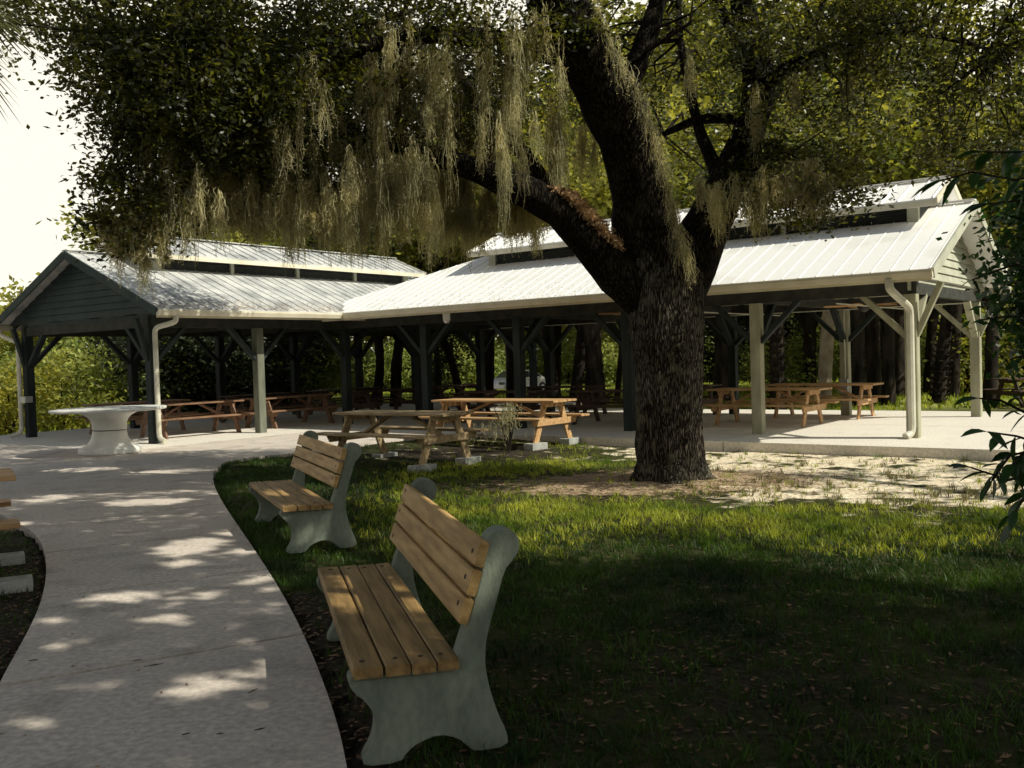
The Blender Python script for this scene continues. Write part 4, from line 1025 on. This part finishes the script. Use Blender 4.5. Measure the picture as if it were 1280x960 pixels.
def bg_tree(x, y, h, r, lean, bend, cz, ci, label, group, bark='bark_dark', fork=True, sc_=1.0, name='oak_tree', nocrown=False):
    z = gzf(x, y); T = thing(name, label, 'tree', (x, y, z), 0, group); o_ = Vector((x, y, z))
    mb = MB(); top = Vector((x + lean, y, z + h))
    k1 = Vector((x + lean * .35 + bend, y + .1, z + h * .4))
    tube_smooth(mb, [(Vector((x, y, z - .1)), r * 1.35), (Vector((x + lean * .1 + bend * .4, y, z + h * .12)), r * 1.05), (k1, r), (top, r * .7)], 10, .08)
    if fork:
        for s in (-1, 1):
            tube_smooth(mb, [(k1, r * .7), (k1 + Vector((s * h * .12, .1, h * .2)), r * .5), (k1 + Vector((s * h * .3, .2 * s, h * .5)), r * .35), (k1 + Vector((s * h * .5, .3, h * .75)), r * .15)], 8, .1)
    mb.build('trunk', bark, T, o_, smooth=True)
    if not nocrown:
        c_ = bpy.data.objects.new('crown', CR[ci]); COL.objects.link(c_); c_.parent = T; c_.location = (lean, 0, cz); c_.rotation_euler = (0, 0, random.uniform(0, 6)); c_.scale = (sc_,) * 3
    return T
gT = 'oaks behind the pavilions'
def at_x(px, Y): return survey(px, 480, Y).x
bg = [  # px at eye level, distance, height, radius, lean, bend, crown z, crown, scale
 (470, 34, 6.0, .22, -.5, .3, 6.2, 0, 1.0, 'dark leaning trunk seen through the gap left of the pavilion corner'),
 (493, 33, 6.0, .26, 1.2, -.2, 6.6, 2, 1.0, 'forked dark oak beside the leaning trunk, behind the pavilion corner'),
 (578, 34, 6.0, .20, -2.4, .2, 6.0, 0, 1.0, 'oak with trunk slanting steeply left behind the right pavilion'),
 (606, 37, 7.5, .42, .1, .1, 7.5, 2, 1.1, 'thick brown oak trunk just left of the white car'),
 (692, 33, 6.5, .28, -.2, -.1, 6.5, 0, 1.1, 'dark oak trunk right of the white car'),
 (717, 34, 6.5, .30, .8, .1, 7.0, 1, 1.3, 'forked oak second to the right of the white car'),
 (744, 30, 6.5, .40, -.1, .0, 7.0, 2, 1.0, 'broad dark trunk close left of the big oak'),
 (770, 35, 6.0, .14, .5, .1, 6.2, 0, .9, 'slim trunk close left of the big oak'),
 (1072, 28, 7, .26, .1, .05, 6.8, 0, 1.1, 'dark trunk, left one of the clump behind the right table'),
 (1092, 29, 7, .30, -.1, .05, 7.0, 2, 1.0, 'dark trunk, middle one of the clump behind the right table'),
 (1110, 28, 7, .24, .25, .0, 6.8, 1, 1.3, 'dark trunk, right one of the clump behind the right table'),
 (1236, 27, 7, .24, .3, .1, 6.8, 0, 1.0, 'dark oak at the right, beyond the far right post'),
]
for px, Y, h, r, ln_, bd, cz, ci, s_, lab in bg: bg_tree(at_x(px, Y), Y, h, r * .72, ln_, bd, cz, ci, lab, gT, sc_=s_)
# farther oaks closing the view
k = 0
for px, Y, s_, ci in ((-60, 62, 1.3, 2), (40, 70, 1.1, 0), (330, 66, 2.0, 2), (235, 68, 2.0, 0), (420, 72, 2.1, 0), (530, 68, 2.1, 2), (650, 76, 2.4, 0), (800, 70, 2.4, 2), (900, 66, 2.3, 0), (1000, 64, 2.3, 2), (1120, 62, 2.2, 2), (1210, 64, 2.3, 0), (1330, 60, 2.2, 2), (960, 78, 2.8, 0), (740, 66, 2.2, 2), (590, 80, 2.6, 0)):
    if px < 100: s_ *= .7
    bg_tree(at_x(px, Y), Y, 4.5 * s_, .22 * s_, random.uniform(-.6, .6), random.uniform(-.3, .3), 5.2 * s_, ci, 'sunlit oak in the far background beyond the pavilions', 'far oaks beyond the mown grass', sc_=s_)
# bushes: countable shrubs
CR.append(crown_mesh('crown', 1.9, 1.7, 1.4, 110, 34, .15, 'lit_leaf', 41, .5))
def bush(px, Y, s_, label, group, zf=.9, me=3):
    x = at_x(px, Y); z = gzf(x, Y); T = thing('shrub', label, 'shrub', (x, Y, z), 0, group)
    mb = MB()
    for q in range(5):
        an = q * 1.3; tube_smooth(mb, [(Vector((x, Y, z - .05)), .04), (Vector((x + .3 * math.cos(an), Y + .3 * math.sin(an), z + .6 * s_)), .03), (Vector((x + .8 * s_ * math.cos(an), Y + .8 * s_ * math.sin(an), z + 1.3 * s_)), .012)], 6)
    mb.build('stems', 'bark_dark', T, Vector((x, Y, z)))
    c_ = bpy.data.objects.new('foliage', CR[me]); COL.objects.link(c_); c_.parent = T; c_.location = (0, 0, zf * s_); c_.scale = (s_, s_, s_ * 1.0); c_.rotation_euler = (0, 0, random.uniform(0, 6))
for px, Y, s_, lab in ((10, 27, 1.0, 'dark shrub at the left photo edge beside the left pavilion post'), (75, 29, 1.1, 'shrub seen low under the left gable, next to its left post'), (140, 33, 1.55, 'tall light green shrub framed by the left gable opening'),
                       (225, 34, 1.5, 'shrub hidden in the dark behind the left pavilion, near its downspout'), (290, 35, 1.5, 'shrub behind the middle of the left pavilion'), (400, 38, 1.4, 'yellow green shrub visible right of the second left post'),
                       (1010, 36, 1.2, 'shrub behind the pale palm trunk'), (1150, 36, 1.0, 'green shrub between the leaning trunks at right'), (1275, 32, 1.6, 'dark shrub at the right photo edge')):
    bush(px, Y, s_, lab, 'shrubs around the picnic grove', me=3 if px in (10, 75, 225, 290, 1275) else 4)
for i in range(24):
    px = -60 + i * 60 + random.uniform(-15, 15); Y = random.uniform(76, 88)
    bush(px, Y, random.uniform(3.2, 4.6), 'tall far thicket closing the horizon', 'thicket on the horizon')
for i in range(26):
    px = -60 + i * 55 + random.uniform(-15, 15); Y = random.uniform(59, 72)
    bush(px, Y, random.uniform(1.6, 2.3), 'far shrub at the back of the mown grass', 'hedge of shrubs at the far side', me=4)

# dense dark evergreens behind the left pavilion
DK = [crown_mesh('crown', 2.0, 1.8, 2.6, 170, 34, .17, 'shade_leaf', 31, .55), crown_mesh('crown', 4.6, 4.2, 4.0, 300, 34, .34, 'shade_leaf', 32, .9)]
def dark_tree(x, y, s_, ci, cz, label, group, h=3.0, r=.16):
    z = gzf(x, y); T = thing('evergreen_tree', label, 'tree', (x, y, z), 0, group); mb = MB()
    tube_smooth(mb, [(Vector((x, y, z - .1)), r * 1.3), (Vector((x + .1, y, z + h * .5)), r), (Vector((x, y, z + h)), r * .5)], 9); mb.build('trunk', 'bark_dark', T, Vector((x, y, z)), smooth=True)
    c_ = bpy.data.objects.new('crown', DK[ci]); COL.objects.link(c_); c_.parent = T; c_.location = (0, 0, cz); c_.scale = (s_,) * 3; c_.rotation_euler = (0, 0, random.uniform(0, 6))
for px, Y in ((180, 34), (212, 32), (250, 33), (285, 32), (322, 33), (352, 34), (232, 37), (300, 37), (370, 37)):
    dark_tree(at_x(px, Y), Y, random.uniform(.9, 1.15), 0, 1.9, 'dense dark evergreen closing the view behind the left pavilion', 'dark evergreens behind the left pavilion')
for px, Y in ((985, 40), (1088, 36), (1300, 36), (905, 42), (545, 40)):
    dark_tree(at_x(px, Y), Y, random.uniform(.8, 1.1), 0, 2.6, 'dark understory tree among the far trunks behind the right pavilion', 'dark understory trees behind the right pavilion')
for k in range(16):   # unseen trees added round the viewer to cut the sky light
    an = R(22 - k * 15.0); d = random.uniform(30, 35)
    x, y = d * math.cos(an), d * math.sin(an)
    dark_tree(x, y, random.uniform(1.25, 1.6), 1, 6.2, 'tall unseen tree added round the viewer to cut the sky light', 'unseen trees added around the viewer', 6, .35)

for px, Y, h, cz, ci, s_ in ((1120, 33, 6, 8.2, 2, 1.0), (1215, 34, 6, 8.0, 0, 1.15), (1010, 35, 6, 8.6, 2, 1.05), (900, 33, 6, 8.0, 0, 1.2), (1290, 36, 6, 7.5, 2, 1.1), (640, 36, 6, 8.5, 2, 1.1), (790, 35, 6, 8.4, 0, 1.2)):
    bg_tree(at_x(px, Y), Y, h, .24, random.uniform(-.3, .3), .1, cz, ci, 'sunlit yellow green oak crown rising behind the right roof', 'sunlit oaks close behind the right pavilion', sc_=s_)
for px, Y, cz, s_ in ((690, 40, 11.5, 1.5), (800, 41, 12.5, 1.6), (905, 39, 12.0, 1.5), (1010, 41, 12.6, 1.6), (1110, 39, 11.6, 1.5), (1215, 41, 12.0, 1.6), (1310, 39, 11.0, 1.5), (860, 43, 15.5, 1.6), (1060, 43, 16, 1.6)):
    if px in (800, 1110, 1310): dark_tree(at_x(px, Y), Y, 1.1, 1, cz - 1.5, 'tall dark oak crown among the lit ones above the right roof', 'tall dark oaks behind the right pavilion', 9, .3); continue
    bg_tree(at_x(px, Y), Y, 9, .3, random.uniform(-.4, .4), .1, cz, 2, 'tall oak crown filling the view above the right roof', 'tall oaks behind the right pavilion', sc_=s_)
# palms
def frond_verts(base, d, L_, rng, nl=26, droop=.5, ll=.45, lw=.03):
    """a palmate / pinnate frond: rachis with leaflets"""
    V = []; F = []; d = Vector(d).normalized(); s_ = d.cross(Vector((0, 0, 1)));
    if s_.length < .05: s_ = Vector((1, 0, 0))
    s_.normalize()
    p = Vector(base); step = L_ / nl; dd = d.copy()
    for i in range(nl):
        dd = (dd + Vector((0, 0, -droop / nl))).normalized(); q = p + dd * step
        up_ = s_.cross(dd).normalized()
        for s in (-1, 1):
            dir_ = (s_ * s * 1.0 + dd * (.35 + i / nl) - up_ * 0 + Vector((0, 0, -.35))).normalized()
            l = ll * math.sin(PI * min(.97, (i + 2) / (nl + 2))) ** .5 * random.uniform(.85, 1.1); wv = dd * lw / 2
            k = len(V); V += [p - wv, p + wv, p + dir_ * l * .6 + wv * .8 + Vector((0, 0, -.02)), p + dir_ * l + Vector((0, 0, -.10 * l)), p + dir_ * l * .6 - wv * .8 + Vector((0, 0, -.02))]
            F.append((k, k + 1, k + 2, k + 3, k + 4))
        k = len(V); V += [p - s_ * .012, p + s_ * .012, q + s_ * .01, q - s_ * .01]; F.append((k, k + 1, k + 2, k + 3)); p = q
    return V, F
def fan_frond(base, d, stem, L_, n=26):
    V = []; F = []; d = Vector(d).normalized(); s_ = d.cross(Vector((0, 0, 1))); s_ = s_.normalized() if s_.length > .05 else Vector((1, 0, 0)); u_ = s_.cross(d)
    b0 = Vector(base); hub = b0 + d * stem
    V += [b0 - s_ * .012, b0 + s_ * .012, hub + s_ * .01, hub - s_ * .01]; F.append((0, 1, 2, 3))
    for i in range(n):
        a = (i / (n - 1) - .5) * PI * 1.35; dr = (d * math.cos(a) + s_ * math.sin(a) + u_ * .12 * abs(math.sin(a))).normalized(); l = L_ * (1 - .25 * abs(a) / 2.1) * random.uniform(.9, 1.05)
        wd = s_ * math.cos(a) - d * math.sin(a); m1 = hub + dr * l * .55; tp = hub + dr * l + Vector((0, 0, -.28 * l)); k = len(V)
        V += [hub, m1 + wd * .022 * L_ / .7, tp, m1 - wd * .022 * L_ / .7]; F.append((k, k + 1, k + 2, k + 3))
    return V, F
def palm(x, y, h, r, lean, label, nfr=26, L_=.75, group=None, bark='bark_pale', boots=False, stem=.8):
    z = gzf(x, y); T = thing('sabal_palm', label, 'palm', (x, y, z), 0, group); o_ = Vector((x, y, z)); mb = MB()
    tube_smooth(mb, [(Vector((x, y, z - .1)), r * 1.1), (Vector((x + lean * .3, y, z + h * .35)), r), (Vector((x + lean * .7, y, z + h * .7)), r * .95), (Vector((x + lean, y, z + h)), r * .9)], 12, .02)
    if boots:
        for i in range(int(h / .16)):
            for q in range(5):
                an = q * 2 * PI / 5 + i * .6; zz = i * .16; c_ = Vector((x + lean * zz / h, y, z + zz)); d = Vector((math.cos(an), math.sin(an), .9)).normalized()
                mb.bar(c_ + Vector((d.x, d.y, 0)) * r * .9, c_ + Vector((d.x, d.y, 0)) * r * .9 + d * .22, .10, .03, up=(math.cos(an), math.sin(an), -.5))
    mb.build('trunk', bark, T, o_, smooth=not boots)
    fm = MB()
    for i in range(nfr):
        an = i * 2.4; el = R(75) - (i / nfr) * R(120); d = Vector((math.cos(an) * math.cos(el), math.sin(an) * math.cos(el), math.sin(el)))
        V, F = fan_frond(o_ + Vector((lean, 0, h)), d, stem, L_); fm.add(V, F)
    fm.build('crown', 'palm_leaf', T, o_)
    return T
palm(at_x(971, 26), 26, 4.6, .19, .05, 'palm with criss cross leaf stubs on its trunk, seen under the right roof', boots=True, bark='bark_dark')
palm(at_x(1029, 30), 30, 5.2, .21, .45, 'palm with smooth pale leaning trunk behind the right picnic tables')
palm(at_x(637, 40), 40, 7.5, .13, -.05, 'slender pale palm trunk standing behind the white car')
palm(at_x(1172, 28), 28, 4.2, .18, .55, 'leaning palm between the two right posts', bark='bark_dark', boots=True)
palm(at_x(1190, 31), 31, 5.0, .2, .3, 'upright palm behind the leaning one at right', bark='bark_dark')
palm(at_x(1160, 34), 34, 5.5, .18, .5, 'slim reddish palm trunk at right, left of the leaning one', bark='bark_dark')
T = palm(-6.0, 9.0, 5.3, .17, .15, 'palm whose fronds hang into the top left corner of the photo', nfr=40, L_=.8, stem=.75)

# --- off to the right of the photographed view: the trees that shade the lawn
def shade_tree(x, y, ells, h, r, label, leaves=30, size=.15, m='oak_leaf'):
    z = gzf(x, y); T = thing('oak_tree', label, 'tree', (x, y, z)); o_ = Vector((x, y, z)); mb = MB()
    k1 = Vector((x, y, z + h * .4)); tube_smooth(mb, [(Vector((x, y, z - .1)), r * 1.3), (Vector((x + .1, y, z + h * .2)), r), (k1, r * .9), (Vector((x, y, z + h)), r * .5)], 12)
    for e in ells:
        c_ = Vector(e[:3]); tube_smooth(mb, [(k1, r * .6), (k1.lerp(c_, .5) + Vector((0, 0, .4)), r * .4), (c_, r * .12)], 8)
    mb.build('trunk', 'bark', T, o_, smooth=True)
    _, pts = clusters(ells, RNG, leaves=leaves, spread=.55); pts = open_beams(open_gaps(pts, leaves)); V, Fq = leaf_quads(pts, size, size * .5, RNG, flat=.5); np_mesh('crown', V, Fq, m, T, origin=tuple(o_))
    return T
shade_tree(13.5, .5, [(13.0, 1.2, 7.2, 4.2, 3.2, 2.0, 560), (9.5, .8, 6.6, 2.8, 3.0, 1.4, 330), (16.5, 1.6, 7.5, 3.2, 3.0, 1.7, 240), (5.0, 2.6, 7.2, 3.9, 3.4, 1.1, 900), (9.3, 1.4, 7.0, 3.0, 2.9, 1.2, 420), (3.4, 6.6, 7.6, 3.0, 2.6, .8, 620), (3.6, 1.5, 7.9, 3.2, 2.8, .5, 420), (11.0, 5.6, 8.4, 3.4, 1.0, .5, 26), (12.2, 9.8, 8.0, 2.6, .16, .12, 26), (14.6, 7.7, 8.0, 2.2, .2, .15, 22)], 5.5, .4, 'shade oak standing to the right outside the picture', 30, .16)

# --- broadleaf shrub tree at the right edge
def broad(name, label, ells, base, m='broad_leaf', leaves=26, size=.085, spread=.22, group=None, sprays=()):
    T = thing(name, label, 'shrub' if name != 'leafy_branch' else 'branch', base, 0, group); o_ = Vector(base); mb = MB()
    C_, pts = clusters(ells, RNG, leaves=leaves, spread=spread)
    b0 = Vector(base)
    for c_ in C_[::3]:
        c_ = Vector(c_); mb.tube([b0, b0.lerp(c_, .5) + Vector((0, 0, .15 * (c_ - b0).length)), c_], [.02, .012, .003], 5)
    mb.build('stems', 'bark_dark', T, o_)
    V, Fq = leaf_quads(pts, size, size * .5, RNG, flat=.35); np_mesh('foliage', V, Fq, m, T, origin=tuple(o_)); return T
rg = survey(1360, 640, 6.2)
broad('leafy_shrub', 'dark glossy leaved shrub filling the right photo edge in front of the pavilion end',
      [E_(1330, 320, 6.4, 46, 130, .5, 130), E_(1325, 430, 6.2, 34, 60, .4, 34), E_(1330, 250, 6.4, 45, 55, .5, 50), E_(1276, 330, 6.3, 14, 70, .2, 10)], (rg.x, rg.y, -.12), size=.072, leaves=26)
def big_leaves(mb, pts, L_, wf=.45, curl=.25):
    """broad curved leaves with a midrib fold; pts: (pos, dir)"""
    for p, d in pts:
        p = Vector(p); d = Vector(d).normalized(); s_ = d.cross(Vector((0, 0, 1))) + Vector((random.gauss(0, .3), random.gauss(0, .3), random.gauss(0, .3))); s_.normalize(); n_ = s_.cross(d)
        l = L_ * random.uniform(.7, 1.15); k = 5; vs = []; prof = [.05, .75, 1.0, .72, .02]
        for i in range(k):
            t = i / (k - 1); c_ = p + d * l * t - Vector((0, 0, 1)) * curl * l * t * t; w_ = prof[i] * l * wf / 2
            vs += [c_ - s_ * w_ + n_ * w_ * .35, c_, c_ + s_ * w_ + n_ * w_ * .35]
        f = []
        for i in range(k - 1):
            a = i * 3; f += [(a, a + 1, a + 4, a + 3), (a + 1, a + 2, a + 5, a + 4)]
        mb.add(vs, f)
def leafy_branch(label, stems, L_, dens, base, name='leafy_branch'):
    """stems: polylines in (px,py,Y)"""
    T = thing(name, label, 'branch', base); o_ = Vector(base); sb = MB(); lb = MB()
    for st in stems:
        pts = [survey(*q) for q in st]; n0 = len(pts)
        sb.tube(pts, [.008 * (1 - .6 * i / n0) for i in range(n0)], 6)
        tot = 0
        for a, b_ in zip(pts[:-1], pts[1:]):
            k = max(1, int((b_ - a).length * dens))
            for j in range(k):
                q = a.lerp(b_, (j + random.random()) / k); ax_ = (b_ - a).normalized()
                d = ax_ * .5 + Vector((random.gauss(0, .6), random.gauss(0, .6), random.gauss(-.45, .45)))
                big_leaves(lb, [(q, d)], L_)
        big_leaves(lb, [(pts[-1], (pts[-1] - pts[-2]) + Vector((0, 0, -.01)))], L_)
    sb.build('stems', 'bark_dark', T, o_); lb.build('foliage', 'broad_leaf', T, o_, smooth=True); return T
b0 = survey(1420, 640, 4.3)
leafy_branch('broad dark leaves poking in low at the right edge before the bright sand',
  [[(1420, 560, 4.4), (1320, 560, 4.3), (1270, 545, 4.3), (1235, 540, 4.3)], [(1420, 560, 4.4), (1300, 590, 4.3), (1262, 600, 4.3), (1215, 585, 4.25)], [(1320, 560, 4.3), (1290, 520, 4.3), (1250, 500, 4.3), (1225, 498, 4.3)],
   [(1300, 590, 4.3), (1275, 630, 4.3), (1262, 655, 4.3)], [(1420, 560, 4.4), (1300, 560, 4.4), (1262, 570, 4.35), (1240, 600, 4.3)], [(1330, 600, 4.4), (1290, 640, 4.3), (1278, 610, 4.3)], [(1330, 520, 4.4), (1285, 560, 4.4), (1266, 580, 4.3)]], .115, 26, (b0.x, b0.y, 0))
b1 = survey(1420, 240, 5)
leafy_branch('cluster of long dark leaves hanging high at the right against the sunlit trees',
  [[(1420, 190, 5.2), (1330, 210, 5.1), (1270, 225, 5), (1215, 215, 5), (1180, 225, 5)], [(1330, 210, 5.1), (1280, 250, 5), (1235, 255, 5)], [(1330, 210, 5.1), (1290, 190, 5), (1230, 190, 5)]], .17, 17, (b1.x, b1.y, 0))
b2 = survey(1420, 400, 5)
leafy_branch('bright green leafy twigs at the right edge before the lit gable end',
  [[(1420, 380, 5.4), (1320, 350, 5.3), (1270, 330, 5.2), (1215, 350, 5.2)], [(1420, 380, 5.4), (1320, 400, 5.3), (1260, 395, 5.2), (1225, 400, 5.2)], [(1420, 300, 5.4), (1310, 280, 5.3), (1262, 270, 5.2)], [(1320, 400, 5.3), (1290, 440, 5.2), (1262, 450, 5.2)]], .075, 26, (b2.x, b2.y, 0))

# clump of moss and weed against the long table
p0 = survey(637, 582, 16.9); z0 = gzf(p0.x, p0.y)
T = thing('sapling', 'small moss draped sapling growing in front of the long orange table', 'plant', (p0.x, p0.y, z0)); o_ = Vector((p0.x, p0.y, z0)); mb = MB()
for dx in (-.25, -.1, .05, .2, .12): tube_smooth(mb, [(o_, .014), (o_ + Vector((dx * .5, 0, .5)), .012), (o_ + Vector((dx, .05, .8)), .006)], 5)
mb.build('stems', 'bark_dark', T, o_)
S_ = []; Ln = []
for _ in range(190):
    a = random.random(); zz = random.uniform(.35, .9); wx = .16 if zz > .6 else .42
    S_.append((p0.x - (.0 if zz > .6 else .2) + random.gauss(0, wx * .6), p0.y + random.gauss(0, .12), z0 + zz)); Ln.append(random.uniform(.08, .3))
V, Fq = strands(np.array(S_), np.array(Ln), RNG, wid=.013, curls=6); np_mesh('foliage', V, Fq, 'moss', T, origin=tuple(o_))

# ------------------------------------------------------------------ grass, weeds and litter
def in_view(x, y, z=0, m=40):
    D = y; X = 640 + x / D * F_PX; return (X > -m) & (X < 1280 + m)
def blades(n, xr, yr, hmin, hmax, wid, dens, rng, m, name, tuft=6):
    nt_ = n // tuft
    x = rng.uniform(*xr, nt_); y = yr[0] + (yr[1] - yr[0]) * rng.random(nt_) ** 1.25
    keep = rng.random(nt_) < dens(x, y)
    pv = in_poly(x, y, PAVE_POLY) | in_poly(x, y, SLAB_R) | in_poly(x, y, SLAB_L)
    keep &= ~pv & in_view(x, y); x = x[keep]; y = y[keep]
    x = np.repeat(x, tuft) + rng.normal(size=len(x) * tuft) * .022; y = np.repeat(y, tuft) + rng.normal(size=len(y) * tuft) * .022
    pv = in_poly(x, y, PAVE_POLY); x = x[~pv]; y = y[~pv]
    k = len(x); z = g_z(x, y); z = np.where(z < -.2, z, z) - .005
    az = rng.uniform(0, 2 * PI, k); h = rng.uniform(hmin, hmax, k); ln = rng.normal(size=(k, 2)) * .45 * h[:, None]
    s_ = np.stack([np.cos(az), np.sin(az)], 1) * wid * rng.uniform(.6, 1.4, k)[:, None] / 2
    b_ = np.stack([x, y, z], 1)
    def o3(v2, dz): return np.concatenate([v2, dz[:, None]], 1)
    V = np.stack([b_ + o3(-s_, 0 * h), b_ + o3(s_, 0 * h), b_ + o3(s_ * .7 + ln * .4, h * .6), b_ + o3(-s_ * .7 + ln * .4, h * .6), b_ + o3(ln * 1.1 - s_ * .1, h), b_ + o3(ln * 1.1 + s_ * .1, h)], 1).reshape(-1, 3)
    q = np.arange(k)[:, None] * 6
    F = np.concatenate([q + np.array([[0, 1, 2, 3]]), q + np.array([[3, 2, 5, 4]])])
    return np_mesh(name, V, F, m)
def patch(x, y):
    return np.clip(.5 + 1.6 * (.55 * vn(x, y, .9) + .3 * vn(x, y, 2.3) + .15 * vn(x, y, 6) - .5), 0, 1)
def g_d(x, y):
    bare = np.clip(m_sand(x, y) * 2.1 + m_mulch(x, y) * 2.2 + m_soil(x, y) * 1.2, 0, 1)
    return np.clip((1 - bare) * (.45 + .6 * patch(x, y)), .0, 1) + .035 * (bare > .5)
lit_zone = lambda x, y: np.clip((y - 7.9 - .05 * x + 1.6 * (vn(x, y, .8) - .5)) / 1.0, 0, 1) * np.clip((x + 2.2) / 2, 0, 1)  # share of lawn given the sunlit colour instead of the shaded one
o = blades(250000, (-7, 7), (2.9, 9.4), .03, .085, .0065, lambda x, y: g_d(x, y) * (1 - lit_zone(x, y)), RNG, 'grass_shaded', 'grass'); tag(o, 'short lawn grass in front, coloured dark for the shade', 'grass', kind='stuff')
o = blades(70000, (-6.5, 2), (9.4, 18.5), .03, .085, .009, lambda x, y: g_d(x, y) * (1 - lit_zone(x, y)), RNG, 'grass_shaded', 'grass'); tag(o, 'grass beside the plaza edge and the tables, coloured dark for the shade', 'grass', kind='stuff')
o = blades(330000, (-4.5, 10.5), (7.2, 18.5), .03, .085, .009, lambda x, y: g_d(x, y) * lit_zone(x, y), RNG, 'grass', 'grass'); tag(o, 'lawn grass around the oak, coloured yellower and brighter for sunlight', 'grass', kind='stuff')
o = blades(26000, (1.5, 9.5), (9.5, 16.5), .04, .11, .009, lambda x, y: (m_sand(x, y) > .3) * (.06 + .7 * (vn(x, y, 1.7) * .6 + vn(x, y, 4.1) * .4 > .62)), RNG, 'dry_grass', 'dry_grass', 14); tag(o, 'thin dry weeds on the bright sand', 'grass', kind='stuff')
# back lawn tufts
def far_lawn():
    rng = RNG; k = 60000; x = rng.uniform(-26, 32, k); y = rng.uniform(25, 60, k); kp = ~(in_poly(x, y, SLAB_R) | in_poly(x, y, SLAB_L)); x = x[kp]; y = y[kp]; k = len(x); z = g_z(x, y)
    P3 = np.stack([x, y, z], 1); h = rng.uniform(.08, .18, k); a = rng.uniform(0, 2 * PI, k); s_ = np.stack([np.cos(a), np.sin(a), 0 * a], 1) * .03
    V = np.stack([P3 - s_, P3 + s_, P3 + np.stack([rng.normal(size=k) * .03, rng.normal(size=k) * .03, h], 1)], 1).reshape(-1, 3)
    return np_mesh('grass', V, np.arange(3 * k).reshape(-1, 3), 'grass')
tag(far_lawn(), 'mown grass behind the pavilions', 'grass', kind='stuff')

def litter(n, xf, m, name, label, size=.035, zoff=.006):
    pts = xf(n); V, Fq = leaf_quads(pts, size, size * .45, RNG, flat=1.0)
    V = V.reshape(-1, 4, 3); V[:, :, 2] = V[:, :1, 2] + (V[:, :, 2] - V[:, :1, 2]) * .35 + zoff
    lowest = V[:, :, 2].min(1) - pts[:, 2]; V[:, :, 2] -= np.minimum(lowest - .003, 0)[:, None]
    return tag(np_mesh(name, V.reshape(-1, 3), Fq, m), label, 'leaf litter', kind='stuff')
def on_path(n):
    x = RNG.uniform(-14, 0, n * 3); y = 2.8 + RNG.random(n * 3) ** .9 * 15; kp = in_poly(x, y, PAVE_POLY); x = x[kp][:n]; y = y[kp][:n]; return np.stack([x, y, 0 * x], 1)
litter(520, on_path, 'litter', 'fallen_leaves', 'small brown leaves scattered over the concrete path', .028)
def at_soil(n):
    x = RNG.uniform(-4.5, 7, n * 6); y = RNG.uniform(2.9, 15, n * 6); pr = np.clip(m_soil(x, y) + m_mulch(x, y) * 1.5 + .02, 0, 1)
    kp = (RNG.random(n * 6) < pr) & ~in_poly(x, y, PAVE_POLY); x = x[kp][:n]; y = y[kp][:n]; return np.stack([x, y, g_z(x, y)], 1)
litter(6000, at_soil, 'litter', 'leaf_litter', 'brown leaf litter on the soil beside the path and round the oak', .05, .012)
def roof_edge(n):
    u = RNG.uniform(-.3, 5.3, n); v = -OV + np.abs(RNG.normal(size=n)) * .32 + .02; return np.array([tuple(QL(float(a), float(b_), ZE + SL * (float(b_) + OV) + .012)) for a, b_ in zip(u, v)])
litter(1700, roof_edge, 'fern_dead', 'leaf_litter', 'rust brown leaves caught along the lower edge of the left roof', .05, .01)
def roof_r(n):
    u = RNG.uniform(3.5, 12.5, n); v = -OV + np.abs(RNG.normal(size=n)) * .55 + .02; return np.array([tuple(QR(float(a), float(b_), ZE + SL * (float(b_) + OV) + .012)) for a, b_ in zip(u, v)])
litter(500, roof_r, 'litter', 'leaf_litter', 'scattered dead leaves on the right roof near its gutter', .045, .01)
# twigs on the path
for i, (px, py, L_, an) in enumerate(((192, 832, .10, .5), (42, 826, .05, .3), (316, 864, .07, 1.1), (325, 912, .05, .5), (233, 918, .035, .6), (275, 918, .03, .2), (172, 826, .05, .1), (330, 720, .06, .9), (215, 700, .05, 2.0))):
    d = survey(px, py, 5); d = Vector((0, 0, EYE)) + (d - Vector((0, 0, EYE))) * (EYE / (EYE - d.z)); m = MB(); dr = Vector((math.cos(an), math.sin(an), 0)); sd_ = Vector((-dr.y, dr.x, 0))
    m.tube([d - dr * L_ / 2 + Vector((0, 0, .003)), d + sd_ * random.uniform(-.003, .003) + Vector((0, 0, .004)), d + dr * L_ / 2 + Vector((0, 0, .003))], [.0015, .0028, .001], 6)
    m.tube([d + Vector((0, 0, .004)), d + dr * L_ * .22 + sd_ * L_ * .3 + Vector((0, 0, .003))], [.0016, .0008], 5)
    tag(m.build('twig', 'twig', None, d), 'thin dark fallen twig lying on the near part of the path', 'twig', 'fallen twigs on the path')
